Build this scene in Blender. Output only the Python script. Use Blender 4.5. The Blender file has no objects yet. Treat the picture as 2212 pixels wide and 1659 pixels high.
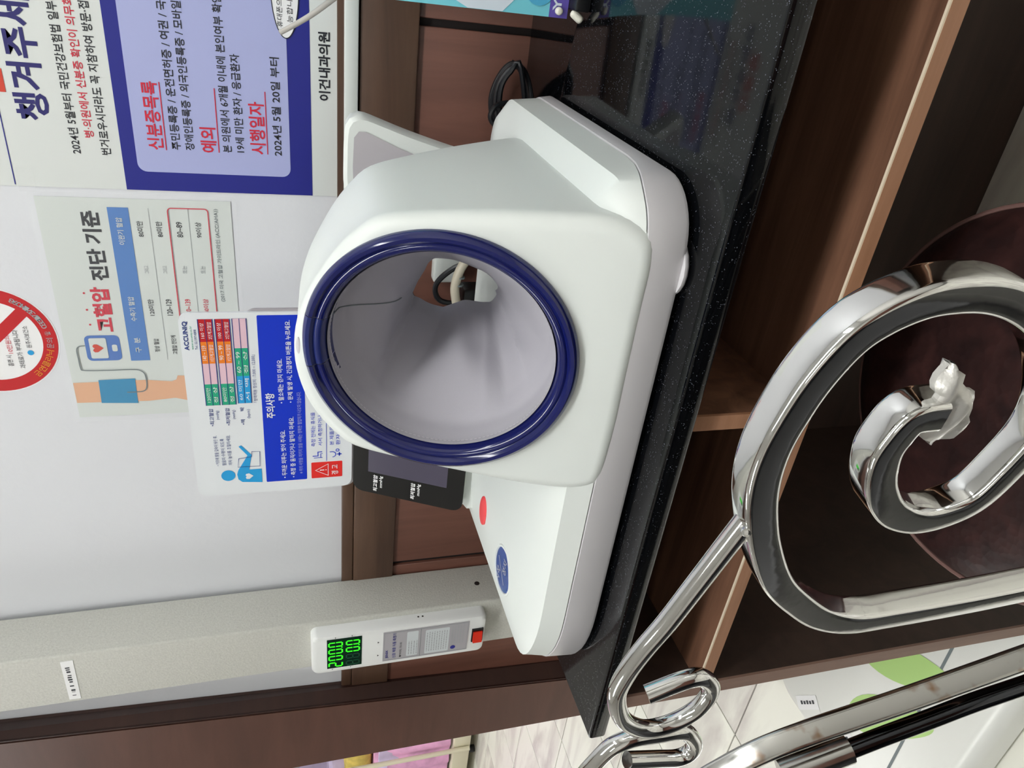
import bpy, math, random
from mathutils import Vector, Matrix
random.seed(7)
S = bpy.context.scene
COL = S.collection
V = Vector
PI = math.pi

# ------------------------------------------------------------------ camera
F_PX = 1601.29
CAM = V((0.0, 0.0, 1.027))
c_right = V((0.8573, 0.5132, -0.0400))
c_up = V((-0.1168, 0.2697, 0.9558))
c_fwd = V((-0.5014, 0.8148, -0.2911))
cd = bpy.data.cameras.new('camera')
cd.sensor_width = 36.0
cd.sensor_fit = 'HORIZONTAL'
cd.lens = F_PX / 2212 * 36.0
cd.clip_start = 0.02
cam = bpy.data.objects.new('camera', cd)
COL.objects.link(cam)
x_, y_, z_ = -c_up, c_right, -c_fwd      # the phone was held on its side
cam.matrix_world = Matrix(((x_.x, y_.x, z_.x, CAM.x), (x_.y, y_.y, z_.y, CAM.y), (x_.z, y_.z, z_.z, CAM.z), (0, 0, 0, 1)))
S.camera = cam

# ------------------------------------------------------------------ world, exposure
wd = bpy.data.worlds.new('world')
S.world = wd
wd.use_nodes = True
wd.node_tree.nodes['Background'].inputs[0].default_value = (0.95, 0.97, 1.0, 1)
wd.node_tree.nodes['Background'].inputs[1].default_value = 0.35
S.view_settings.view_transform = 'Standard'
S.view_settings.look = 'None'
S.view_settings.exposure = 0.95
S.view_settings.gamma = 1.0
LAMP = 10.5
try:
    S.cycles.use_denoising = True
    S.cycles.max_bounces = 8
except Exception:
    pass

# ------------------------------------------------------------------ materials
def lin(c):
    out = []
    for v in c:
        v = v / 255.0
        out.append(v / 12.92 if v <= 0.04045 else ((v + 0.055) / 1.055) ** 2.4)
    return (*out, 1.0)

def base_mat(name):
    m = bpy.data.materials.new(name)
    m.use_nodes = True
    return m, m.node_tree, m.node_tree.nodes['Principled BSDF']

def mat(name, col, rough=0.5, metal=0.0, bump=None, vary=0.0, vscale=20.0, coat=0.0, spec=0.5):
    m, t, b = base_mat(name)
    b.inputs['Base Color'].default_value = lin(col)
    b.inputs['Roughness'].default_value = rough
    b.inputs['Metallic'].default_value = metal
    b.inputs['Specular IOR Level'].default_value = spec
    b.inputs['Coat Weight'].default_value = coat
    b.inputs['Coat Roughness'].default_value = 0.05
    tc = t.nodes.new('ShaderNodeTexCoord')
    if bump:
        n = t.nodes.new('ShaderNodeTexNoise')
        n.inputs['Scale'].default_value = bump[0]
        n.inputs['Detail'].default_value = 4
        t.links.new(tc.outputs['Object'], n.inputs['Vector'])
        bn = t.nodes.new('ShaderNodeBump')
        bn.inputs['Strength'].default_value = bump[1]
        bn.inputs['Distance'].default_value = bump[2] if len(bump) > 2 else 0.002
        t.links.new(n.outputs['Fac'], bn.inputs['Height'])
        t.links.new(bn.outputs['Normal'], b.inputs['Normal'])
    if vary:
        n = t.nodes.new('ShaderNodeTexNoise')
        n.inputs['Scale'].default_value = vscale
        n.inputs['Detail'].default_value = 5
        t.links.new(tc.outputs['Object'], n.inputs['Vector'])
        r = t.nodes.new('ShaderNodeValToRGB')
        c0 = lin(col)
        r.color_ramp.elements[0].position = 0.3
        r.color_ramp.elements[1].position = 0.7
        r.color_ramp.elements[0].color = tuple(max(0, v * (1 - vary)) for v in c0[:3]) + (1,)
        r.color_ramp.elements[1].color = tuple(min(1, v * (1 + vary)) for v in c0[:3]) + (1,)
        t.links.new(n.outputs['Fac'], r.inputs['Fac'])
        t.links.new(r.outputs['Color'], b.inputs['Base Color'])
    return m

def wood(name, c1, c2, stretch, rough=0.45, scale=1.0, bump=0.15):
    m, t, b = base_mat(name)
    tc = t.nodes.new('ShaderNodeTexCoord')
    mp = t.nodes.new('ShaderNodeMapping')
    mp.inputs['Scale'].default_value = stretch
    t.links.new(tc.outputs['Object'], mp.inputs['Vector'])
    n = t.nodes.new('ShaderNodeTexNoise')
    n.inputs['Scale'].default_value = scale
    n.inputs['Detail'].default_value = 8
    n.inputs['Roughness'].default_value = 0.62
    n.inputs['Distortion'].default_value = 0.6
    t.links.new(mp.outputs['Vector'], n.inputs['Vector'])
    r = t.nodes.new('ShaderNodeValToRGB')
    r.color_ramp.elements[0].position = 0.33
    r.color_ramp.elements[1].position = 0.68
    r.color_ramp.elements[0].color = lin(c1)
    r.color_ramp.elements[1].color = lin(c2)
    t.links.new(n.outputs['Fac'], r.inputs['Fac'])
    t.links.new(r.outputs['Color'], b.inputs['Base Color'])
    bn = t.nodes.new('ShaderNodeBump')
    bn.inputs['Strength'].default_value = bump
    bn.inputs['Distance'].default_value = 0.001
    t.links.new(n.outputs['Fac'], bn.inputs['Height'])
    t.links.new(bn.outputs['Normal'], b.inputs['Normal'])
    b.inputs['Roughness'].default_value = rough
    return m

def granite(name):
    m, t, b = base_mat(name)
    tc = t.nodes.new('ShaderNodeTexCoord')
    v = t.nodes.new('ShaderNodeTexVoronoi')
    v.inputs['Scale'].default_value = 620
    t.links.new(tc.outputs['Object'], v.inputs['Vector'])
    n = t.nodes.new('ShaderNodeTexNoise')
    n.inputs['Scale'].default_value = 260
    n.inputs['Detail'].default_value = 3
    t.links.new(tc.outputs['Object'], n.inputs['Vector'])
    lt = t.nodes.new('ShaderNodeMath'); lt.operation = 'LESS_THAN'; lt.inputs[1].default_value = 0.21
    t.links.new(v.outputs['Distance'], lt.inputs[0])
    gt = t.nodes.new('ShaderNodeMath'); gt.operation = 'GREATER_THAN'; gt.inputs[1].default_value = 0.535
    t.links.new(n.outputs['Fac'], gt.inputs[0])
    mu = t.nodes.new('ShaderNodeMath'); mu.operation = 'MULTIPLY'
    t.links.new(lt.outputs[0], mu.inputs[0]); t.links.new(gt.outputs[0], mu.inputs[1])
    mix = t.nodes.new('ShaderNodeMix'); mix.data_type = 'RGBA'
    mix.inputs[6].default_value = lin((5, 6, 8)); mix.inputs[7].default_value = lin((96, 100, 110))
    t.links.new(mu.outputs[0], mix.inputs[0])
    t.links.new(mix.outputs[2], b.inputs['Base Color'])
    bn = t.nodes.new('ShaderNodeBump'); bn.inputs['Strength'].default_value = 0.04; bn.inputs['Distance'].default_value = 0.0004
    t.links.new(n.outputs['Fac'], bn.inputs['Height'])
    t.links.new(bn.outputs['Normal'], b.inputs['Normal'])
    b.inputs['Roughness'].default_value = 0.07
    b.inputs['IOR'].default_value = 1.40
    return m

def marble(name):
    m, t, b = base_mat(name)
    tc = t.nodes.new('ShaderNodeTexCoord')
    oi = t.nodes.new('ShaderNodeObjectInfo')
    ad = t.nodes.new('ShaderNodeVectorMath'); ad.operation = 'ADD'
    sc = t.nodes.new('ShaderNodeVectorMath'); sc.operation = 'SCALE'; sc.inputs[0].default_value = (17, 31, 5)
    t.links.new(oi.outputs['Random'], sc.inputs['Scale'])
    t.links.new(tc.outputs['Object'], ad.inputs[0]); t.links.new(sc.outputs[0], ad.inputs[1])
    mp = t.nodes.new('ShaderNodeMapping'); mp.inputs['Scale'].default_value = (1.2, 4.5, 1); mp.inputs['Rotation'].default_value = (0, 0, 0.6)
    t.links.new(ad.outputs[0], mp.inputs['Vector'])
    n = t.nodes.new('ShaderNodeTexNoise'); n.inputs['Scale'].default_value = 1.6; n.inputs['Detail'].default_value = 6; n.inputs['Distortion'].default_value = 0.8
    t.links.new(mp.outputs['Vector'], n.inputs['Vector'])
    r = t.nodes.new('ShaderNodeValToRGB')
    r.color_ramp.elements[0].position = 0.36; r.color_ramp.elements[0].color = lin((206, 200, 194))
    r.color_ramp.elements[1].position = 0.55; r.color_ramp.elements[1].color = lin((238, 237, 226))
    t.links.new(n.outputs['Fac'], r.inputs['Fac'])
    t.links.new(r.outputs['Color'], b.inputs['Base Color'])
    b.inputs['Roughness'].default_value = 0.25
    return m

def emit(name, col, strength):
    m, t, b = base_mat(name)
    b.inputs['Base Color'].default_value = lin(col)
    b.inputs['Emission Color'].default_value = lin(col)
    b.inputs['Emission Strength'].default_value = strength
    return m

def chrome(name, col=(222, 222, 220), rough=0.07, wear=0.0):
    m, t, b = base_mat(name)
    b.inputs['Base Color'].default_value = lin(col)
    b.inputs['Metallic'].default_value = 1.0
    b.inputs['Roughness'].default_value = rough
    tc = t.nodes.new('ShaderNodeTexCoord')
    n = t.nodes.new('ShaderNodeTexNoise'); n.inputs['Scale'].default_value = 60; n.inputs['Detail'].default_value = 3
    t.links.new(tc.outputs['Object'], n.inputs['Vector'])
    bn = t.nodes.new('ShaderNodeBump'); bn.inputs['Strength'].default_value = 0.12; bn.inputs['Distance'].default_value = 0.001
    t.links.new(n.outputs['Fac'], bn.inputs['Height']); t.links.new(bn.outputs['Normal'], b.inputs['Normal'])
    if wear:
        r = t.nodes.new('ShaderNodeValToRGB')
        r.color_ramp.elements[0].position = 0.60; r.color_ramp.elements[0].color = lin(col)
        r.color_ramp.elements[1].position = 0.74; r.color_ramp.elements[1].color = lin((150, 110, 70))
        t.links.new(n.outputs['Fac'], r.inputs['Fac']); t.links.new(r.outputs['Color'], b.inputs['Base Color'])
        r2 = t.nodes.new('ShaderNodeMath'); r2.operation = 'MULTIPLY'; r2.inputs[1].default_value = wear
        t.links.new(n.outputs['Fac'], r2.inputs[0]); t.links.new(r2.outputs[0], b.inputs['Roughness'])
    return m

def leather(name):
    m, t, b = base_mat(name)
    tc = t.nodes.new('ShaderNodeTexCoord')
    n = t.nodes.new('ShaderNodeTexNoise'); n.inputs['Scale'].default_value = 26; n.inputs['Detail'].default_value = 9; n.inputs['Distortion'].default_value = 1.2
    t.links.new(tc.outputs['Object'], n.inputs['Vector'])
    r = t.nodes.new('ShaderNodeValToRGB')
    r.color_ramp.elements[0].position = 0.35; r.color_ramp.elements[0].color = lin((30, 15, 15))
    r.color_ramp.elements[1].position = 0.75; r.color_ramp.elements[1].color = lin((56, 31, 29))
    t.links.new(n.outputs['Fac'], r.inputs['Fac']); t.links.new(r.outputs['Color'], b.inputs['Base Color'])
    v = t.nodes.new('ShaderNodeTexVoronoi'); v.inputs['Scale'].default_value = 160
    t.links.new(tc.outputs['Object'], v.inputs['Vector'])
    bn = t.nodes.new('ShaderNodeBump'); bn.inputs['Strength'].default_value = 0.25; bn.inputs['Distance'].default_value = 0.001
    t.links.new(v.outputs['Distance'], bn.inputs['Height']); t.links.new(bn.outputs['Normal'], b.inputs['Normal'])
    b.inputs['Roughness'].default_value = 0.42
    return m

def clear_film(name):
    m, t, b = base_mat(name)
    b.inputs['Base Color'].default_value = (0.95, 0.97, 0.97, 1)
    b.inputs['Roughness'].default_value = 0.12
    b.inputs['Alpha'].default_value = 0.05
    return m

M = {}
M['wall'] = mat('white_wallpaper', (222, 224, 228), 0.75, bump=(70, 0.25, 0.002))
M['ceiling'] = mat('ceiling_white', (232, 232, 230), 0.9)
M['hallwall'] = mat('beige_wallpaper', (218, 216, 211), 0.8)
M['rail'] = wood('olive_brown_rail', (72, 51, 40), (98, 73, 57), (2, 30, 26))
M['panel'] = wood('reddish_wainscot', (98, 63, 52), (118, 78, 65), (26, 26, 2.4))
M['post'] = wood('brown_door_post', (82, 54, 45), (96, 64, 54), (3, 3, 22))
M['postshade'] = wood('shaded_post_wood', (52, 32, 28), (64, 41, 35), (3, 3, 22))  # shade on the side of the post, put into the wood colour
M['gap'] = mat('dark_gap', (26, 17, 15), 0.8)
M['shelf'] = wood('walnut_shelf', (84, 56, 41), (122, 86, 66), (3, 44, 44), 0.5)
M['cab'] = wood('dark_walnut', (50, 37, 31), (66, 50, 42), (2.5, 30, 30), 0.5)
M['edge'] = wood('shelf_edge', (146, 104, 76), (166, 122, 94), (4, 60, 60), 0.45)
M['sideedge'] = wood('side_edge', (122, 96, 84), (138, 110, 96), (60, 60, 4), 0.5)
M['cream'] = mat('cream_strip', (214, 200, 176), 0.5)
M['granite'] = granite('black_granite')
M['tile'] = marble('cream_marble_tile')
M['grout'] = mat('grout', (108, 106, 102), 0.9)
M['white'] = mat('white_plastic', (214, 219, 215), 0.42, bump=(900, 0.02, 0.0003))
M['tray'] = mat('grey_white_plastic', (204, 202, 204), 0.35, bump=(900, 0.02, 0.0003))
M['blue'] = mat('navy_gloss', (12, 20, 82), 0.14, coat=0.35)
M['bluecatch'] = mat('navy_satin', (26, 38, 98), 0.25)
M['cloth'] = mat('grey_cuff_cloth', (172, 170, 177), 0.85, bump=(1400, 0.15, 0.0004))
M['stitch'] = mat('stitch_thread', (206, 204, 208), 0.8)
M['blackglass'] = mat('black_glass', (16, 16, 18), 0.06, spec=0.6)
M['screen'] = mat('unlit_screen', (72, 68, 84), 0.12)
M['blackplastic'] = mat('black_plastic', (16, 17, 20), 0.35)
M['cable'] = mat('black_cable', (22, 24, 28), 0.3)
M['cablegrey'] = mat('beige_cable', (186, 178, 160), 0.4)
M['greypad'] = mat('grey_insert', (176, 172, 176), 0.5)
M['red'] = mat('red_button', (226, 70, 74), 0.4)
M['blueb'] = mat('blue_button', (40, 70, 140), 0.25)
M['whitep'] = mat('white_print', (240, 240, 240), 0.6)
M['paper'] = mat('banner_paper', (218, 222, 219), 0.5)
M['royal'] = mat('royal_blue_print', (30, 36, 134), 0.45)
M['lav'] = mat('lavender_print', (172, 178, 222), 0.45)
M['navyp'] = mat('navy_print', (34, 30, 104), 0.5)
M['blackp'] = mat('black_print', (30, 32, 40), 0.5)
M['redp'] = mat('red_print', (206, 36, 62), 0.5)
M['orangep'] = mat('orange_red_print', (208, 62, 42), 0.5)
M['sheet'] = mat('laminated_sheet', (214, 220, 216), 0.35)
M['film'] = clear_film('clear_film')
M['barblue'] = mat('bar_blue', (78, 128, 196), 0.4)
M['cuffblue'] = mat('cuff_blue', (44, 140, 186), 0.4)
M['monblue'] = mat('monitor_blue', (76, 118, 190), 0.4)
M['skin'] = mat('peach_print', (228, 176, 140), 0.5)
M['greyp'] = mat('grey_print', (112, 122, 124), 0.5)
M['lgrey'] = mat('light_grey_print', (166, 170, 172), 0.5)
M['signred'] = mat('sign_red', (196, 30, 36), 0.4)
M['gold'] = mat('gold_print', (226, 160, 40), 0.5)
M['platew'] = mat('plate_white', (228, 232, 235), 0.25)
M['pblue'] = mat('plate_blue', (8, 52, 200), 0.3)
M['pred'] = mat('plate_red', (190, 26, 34), 0.35)
M['porange'] = mat('plate_orange', (240, 130, 34), 0.35)
M['ppink'] = mat('plate_pink', (228, 192, 204), 0.35)
M['pgreen'] = mat('plate_green', (36, 168, 128), 0.35)
M['psky'] = mat('plate_sky', (40, 160, 222), 0.35)
M['pnavy'] = mat('plate_navy', (40, 60, 130), 0.4)
M['warn'] = mat('warning_red', (232, 48, 44), 0.35)
M['hammer'] = mat('hammered_grey_paint', (196, 196, 188), 0.55, bump=(380, 0.5, 0.0012), vary=0.07, vscale=300)
M['dev'] = mat('device_white', (230, 232, 230), 0.35)
M['label'] = mat('grey_label', (172, 170, 174), 0.4)
M['labelw'] = mat('pale_label', (206, 212, 214), 0.4)
M['lcd'] = mat('led_window', (4, 44, 32), 0.15)
M['seg'] = emit('led_green', (40, 232, 20), 1.1)
M['segoff'] = mat('led_off', (10, 74, 50), 0.3)
M['switch'] = mat('red_switch', (222, 48, 28), 0.3)
M['chrome'] = chrome('chrome')
M['chromeworn'] = chrome('worn_chrome', (206, 206, 202), 0.14, wear=0.35)
M['darkchrome'] = chrome('dark_chrome', (74, 76, 80), 0.08)
M['pewter'] = mat('pale_pewter', (206, 204, 198), 0.32, metal=0.55, bump=(240, 0.4, 0.001))
M['leather'] = leather('brown_leather')
M['piping'] = mat('leather_piping', (112, 84, 78), 0.5)
M['benchblack'] = mat('added_bench_black', (18, 18, 20), 0.45)  # black of the added bench that the chrome mirrors
M['teal'] = mat('teal_print', (122, 208, 222), 0.35)
M['skyp'] = mat('sky_print', (86, 176, 214), 0.35)
M['palep'] = mat('pale_print', (214, 226, 236), 0.35)
M['purple'] = mat('purple_print', (98, 84, 172), 0.35)
M['rubber'] = mat('white_cap', (222, 220, 206), 0.4)
M['rod'] = mat('grey_rod', (188, 184, 178), 0.35)
M['platform'] = mat('platform_white', (230, 231, 225), 0.3)
M['green'] = mat('foot_green', (178, 216, 128), 0.45)
M['bedframe'] = mat('cream_steel', (220, 214, 188), 0.4)
M['bedpink'] = mat('pink_bedding', (228, 170, 208), 0.8, vary=0.25, vscale=9)
M['bedlilac'] = mat('lilac_bedding', (206, 190, 220), 0.8, vary=0.2, vscale=6)
M['bedgreen'] = mat('print_bedding', (214, 190, 96), 0.8, vary=0.3, vscale=14)
M['lamp'] = emit('lamp_diffuser', (252, 253, 252), LAMP)
M['lampframe'] = mat('lamp_frame', (238, 238, 236), 0.4)

# ------------------------------------------------------------------ builders
def wloc(o):
    p = V((0, 0, 0))
    while o:
        p += o.location
        o = o.parent
    return p

def link(name, me, m, parent=None, origin=None, smooth=False):
    o = bpy.data.objects.new(name, me)
    COL.objects.link(o)
    if m is not None:
        me.materials.append(M[m] if isinstance(m, str) else m)
    base = wloc(parent) if parent else V((0, 0, 0))
    org = V(origin) if origin is not None else base
    me.transform(Matrix.Translation(-org))
    o.parent = parent
    o.location = org - base
    if smooth:
        me.polygons.foreach_set('use_smooth', [True] * len(me.polygons))
        try:
            me.set_sharp_from_angle(angle=math.radians(40))
        except Exception:
            pass
    me.update()
    return o

def mesh(name, vs, fs, m, parent=None, origin=None, smooth=False):
    me = bpy.data.meshes.new(name)
    me.from_pydata([tuple(v) for v in vs], [], fs)
    me.validate()
    return link(name, me, m, parent, origin, smooth)

def tag(o, label=None, cat=None, group=None, kind=None):
    if label: o['label'] = label
    if cat: o['category'] = cat
    if group: o['group'] = group
    if kind: o['kind'] = kind
    return o

def thing(name, loc, label, cat, group=None):
    o = bpy.data.objects.new(name, None)
    COL.objects.link(o)
    o.location = loc
    o.empty_display_size = 0.05
    return tag(o, label, cat, group)

def loft(loops, cap0=False, cap1=False, closed=True, ring=False):
    n = len(loops[0])
    vs = [p for l in loops for p in l]
    fs = []
    L = len(loops)
    for i in range(L if ring else L - 1):
        a, b = i * n, ((i + 1) % L) * n
        for j in range(n if closed else n - 1):
            k = (j + 1) % n
            fs.append((a + j, a + k, b + k, b + j))
    if cap0: fs.append(tuple(range(n - 1, -1, -1)))
    if cap1: fs.append(tuple((L - 1) * n + j for j in range(n)))
    return vs, fs

def rrect(x0, x1, y0, y1, r, n=5):
    """rounded rectangle, counter-clockwise; r is a radius or four (rx, ry) for BL, BR, TR, TL"""
    if not isinstance(r, (list, tuple)): r = [(r, r)] * 4
    pts = []
    for (cx, cy, a0, q) in ((x0, y0, 180, 0), (x1, y0, 270, 1), (x1, y1, 0, 2), (x0, y1, 90, 3)):
        rx, ry = r[q]
        sx = 1 if cx == x0 else -1
        sy = 1 if cy == y0 else -1
        for k in range(n + 1):
            a = math.radians(a0 + 90 * k / n)
            pts.append((cx + sx * rx + rx * math.cos(a), cy + sy * ry + ry * math.sin(a)))
    return pts

def box(name, a, b, m, parent=None, bev=0.0, origin=None, smooth=False):
    x0, y0, z0 = a
    x1, y1, z1 = b
    if bev <= 0:
        vs = [(x0, y0, z0), (x1, y0, z0), (x1, y1, z0), (x0, y1, z0), (x0, y0, z1), (x1, y0, z1), (x1, y1, z1), (x0, y1, z1)]
        fs = [(0, 3, 2, 1), (4, 5, 6, 7), (0, 1, 5, 4), (1, 2, 6, 5), (2, 3, 7, 6), (3, 0, 4, 7)]
        return mesh(name, vs, fs, m, parent, origin)
    loops = []
    for z, i in ((z0, bev), (z0 + bev * 0.3, bev * 0.3), (z0 + bev, 0), (z1 - bev, 0), (z1 - bev * 0.3, bev * 0.3), (z1, bev)):
        loops.append([(x, y, z) for x, y in rrect(x0 + i, x1 - i, y0 + i, y1 - i, bev * 1.01 if i == 0 else bev * 0.8, 4)])
    vs, fs = loft(loops, True, True)
    return mesh(name, vs, fs, m, parent, origin, True)

class Frame:
    def __init__(s, o, ex, ey, k=1.0):
        s.k = k; s.o = V(o); s.ex = V(ex).normalized(); s.ey = V(ey).normalized(); s.n = s.ex.cross(s.ey)
    def p(s, a, b, c=0.0):
        return s.o + s.ex * (a * s.k) + s.ey * (b * s.k) + s.n * c

def plate(name, fr, pts, c0, c1, m, parent=None, origin=None):
    """flat piece with outline pts in frame fr from depth c0 to c1"""
    lo = [fr.p(a, b, c0) for a, b in pts]
    hi = [fr.p(a, b, c1) for a, b in pts]
    vs, fs = loft([lo, hi], True, True)
    return mesh(name, vs, fs, m, parent, origin)

def flat(name, fr, pts, c, m, parent=None, origin=None):
    vs = [fr.p(a, b, c) for a, b in pts]
    return mesh(name, vs, [tuple(range(len(vs)))], m, parent, origin)

def stroke_geo(pts, w, closed=False):
    n = len(pts)
    L, R = [], []
    for i in range(n):
        if closed:
            p, q = V(pts[i - 1]), V(pts[(i + 1) % n])
        else:
            p, q = V(pts[max(0, i - 1)]), V(pts[min(n - 1, i + 1)])
        d = (q - p).normalized()
        nn = V((-d.y, d.x)) * w / 2
        L.append(V(pts[i]) + nn); R.append(V(pts[i]) - nn)
    fs = []
    for i in range(n if closed else n - 1):
        j = (i + 1) % n
        fs.append((i, j, n + j, n + i))
    return L + R, fs

def stroke(name, fr, pts, w, c, m, parent=None, closed=False):
    ps, fs = stroke_geo([V((a, b)) for a, b in pts], w, closed)
    return mesh(name, [fr.p(p.x, p.y, c) for p in ps], [f[::-1] for f in fs], m, parent)

def multi_flat(name, fr, polys, c, m, parent=None):
    vs, fs = [], []
    for pts in polys:
        k = len(vs)
        vs += [fr.p(a, b, c) for a, b in pts]
        fs.append(tuple(range(k, k + len(pts))))
    return mesh(name, vs, fs, m, parent)

def rect(x0, x1, y0, y1): return [(x0, y0), (x1, y0), (x1, y1), (x0, y1)]
def ell(cx, cy, rx, ry, n=32, a0=0.0, a1=360.0):
    full = abs(a1 - a0) >= 359.9
    return [(cx + rx * math.cos(math.radians(a0 + (a1 - a0) * k / (n if full else n - 1))), cy + ry * math.sin(math.radians(a0 + (a1 - a0) * k / (n if full else n - 1)))) for k in range(n)]

def text_geo(s, bold=0.0):
    cu = bpy.data.curves.new('print_source', 'FONT')
    cu.body = s
    cu.size = 1.0
    cu.resolution_u = 2
    cu.offset = bold
    ob = bpy.data.objects.new('print_source', cu)
    me = ob.to_mesh()
    vs = [tuple(v.co[:2]) for v in me.vertices]
    fs = [tuple(p.vertices) for p in me.polygons]
    ob.to_mesh_clear(); bpy.data.objects.remove(ob); bpy.data.curves.remove(cu)
    return vs, fs

def text(fr, s, a0, b0, a1, h, c, m, parent, name='printed_line', bold=0.0, shear=0.0, fn=None):
    """line of print whose box starts at (a0, b0), ends at a1 (None: natural width) and is h high"""
    vs, fs = text_geo(s, bold)
    if not vs: return None
    x0 = min(v[0] for v in vs); x1 = max(v[0] for v in vs); y0 = min(v[1] for v in vs); y1 = max(v[1] for v in vs)
    ky = h / (y1 - y0)
    kx = ky if a1 is None else (a1 - a0) / (x1 - x0)
    out = []
    for x, y in vs:
        a = a0 + (x - x0) * kx + shear * (y - y0) * ky
        b = b0 + (y - y0) * ky
        out.append(fr.p(a, b, c))
    return mesh(name, out, fs, m, parent)

def cat_rom(pts, per=8, closed=False):
    pts = [V(p) for p in pts]
    n = len(pts)
    out = []
    rng = range(n) if closed else range(n - 1)
    for i in rng:
        if closed:
            p0, p1, p2, p3 = pts[i - 1], pts[i], pts[(i + 1) % n], pts[(i + 2) % n]
        else:
            p0, p1, p2, p3 = pts[max(0, i - 1)], pts[i], pts[i + 1], pts[min(n - 1, i + 2)]
        for k in range(per):
            t = k / per
            out.append(0.5 * ((2 * p1) + (p2 - p0) * t + (2 * p0 - 5 * p1 + 4 * p2 - p3) * t * t + (3 * p1 - p0 - 3 * p2 + p3) * t ** 3))
    if not closed: out.append(pts[-1].copy())
    return out

def resample(pts, n, closed=True):
    pts = [V(p) for p in pts]
    if closed: pts = pts + [pts[0]]
    d = [0.0]
    for a, b in zip(pts, pts[1:]): d.append(d[-1] + (b - a).length)
    out = []
    for k in range(n):
        t = d[-1] * k / (n if closed else n - 1)
        i = 0
        while i < len(d) - 2 and d[i + 1] < t: i += 1
        f = (t - d[i]) / max(1e-9, d[i + 1] - d[i])
        out.append(pts[i].lerp(pts[i + 1], f))
    return out

def sweep(name, path, section, m, parent=None, normal=None, scale=None, origin=None):
    """carry section [(a in plane, b along normal)] along path"""
    n = len(path)
    loops = []
    nv = V(normal).normalized() if normal is not None else None
    prev = None
    for i, p in enumerate(path):
        t = (path[min(n - 1, i + 1)] - path[max(0, i - 1)]).normalized()
        if nv is not None:
            bn = t.cross(nv).normalized(); nn = bn.cross(t).normalized()
        else:
            ref = prev if prev is not None else (V((0, 0, 1)) if abs(t.z) < 0.9 else V((1, 0, 0)))
            bn = t.cross(ref).normalized(); nn = bn.cross(t).normalized(); prev = nn
        k = scale(i / (n - 1)) if scale else 1.0
        loops.append([p + bn * a * k + nn * b * k for a, b in section])
    vs, fs = loft(loops, True, True)
    return mesh(name, vs, fs, m, parent, origin, True)

def circ(r, n=12): return [(r * math.cos(2 * PI * k / n), r * math.sin(2 * PI * k / n)) for k in range(n)]
def tube(name, pts, r, m, parent=None, per=8, n=12, origin=None, scale=None):
    return sweep(name, cat_rom(pts, per), circ(r, n), m, parent, scale=scale, origin=origin)

def dome(name, fr, rx, ry, h, m, parent=None, rings=6, n=32, c0=0.0):
    loops = [[fr.p(rx * math.cos(2 * PI * k / n), ry * math.sin(2 * PI * k / n), c0 - 0.002) for k in range(n)]]
    for i in range(rings):
        t = i / rings * PI / 2
        s = math.cos(t) ** 0.6
        loops.append([fr.p(rx * s * math.cos(2 * PI * k / n), ry * s * math.sin(2 * PI * k / n), c0 + h * math.sin(t)) for k in range(n)])
    vs, fs = loft(loops, True, True)
    return mesh(name, vs, fs, m, parent, None, True)

def smooth01(a, b, t):
    t = min(1, max(0, (t - a) / (b - a)))
    return t * t * (3 - 2 * t)

YW = 0.9127          # face of the back wall
ZC = 0.74            # top of the counter
WALL = Frame((0, YW, 0), (1, 0, 0), (0, 0, 1))

# ================================================================== structure
fl = tag(box('floor', (-6.6, -2.6, -0.06), (1.9, 4.2, -0.004), 'grout'), 'cream marble tiled floor of the clinic', None, None, 'structure')
TS = 0.39
tm = bpy.data.meshes.new('tile')
g = TS / 2 - 0.002
tv, tf = loft([[(x, y, -0.004) for x, y in rect(-g, g, -g, g)], [(x, y, -0.0006) for x, y in rect(-g, g, -g, g)], [(x, y, 0.0) for x, y in rect(-g + .0008, g - .0008, -g + .0008, g - .0008)]], False, True)
tm.from_pydata(tv, [], tf)
tm.materials.append(M['tile'])
for i in range(-12, 8):
    for j in range(-8, 7):
        o = bpy.data.objects.new('tile', tm)
        COL.objects.link(o)
        o.parent = fl
        o.location = (-1.60 + TS / 2 + i * TS, 0.902 + TS / 2 + j * TS, 0)

tag(box('ceiling', (-6.6, -2.6, 2.42), (1.9, 4.2, 2.5), 'ceiling'), None, None, None, 'structure')
wb = tag(box('wall_back', (-1.33, YW, 0.0), (1.8, 1.06, 2.42), 'wall'), 'white papered wall above brown wood wainscot', None, None, 'structure')
tag(box('wall_right', (1.8, -2.6, 0), (1.9, 4.2, 2.42), 'hallwall'), None, None, None, 'structure')
tag(box('wall_far', (-6.6, 4.1, 0), (1.9, 4.2, 2.42), 'wall'), None, None, None, 'structure')
tag(box('wall_left', (-6.6, -2.6, 0), (-6.5, 4.2, 2.42), 'hallwall'), None, None, None, 'structure')
wf = tag(box('wall_front', (-6.6, -2.6, 0), (1.9, -2.5, 2.42), 'hallwall'), None, None, None, 'structure')
box('wainscot_panel', (-6.5, -2.5, 0), (1.8, -2.47, 0.95), 'panel', wf)
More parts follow.
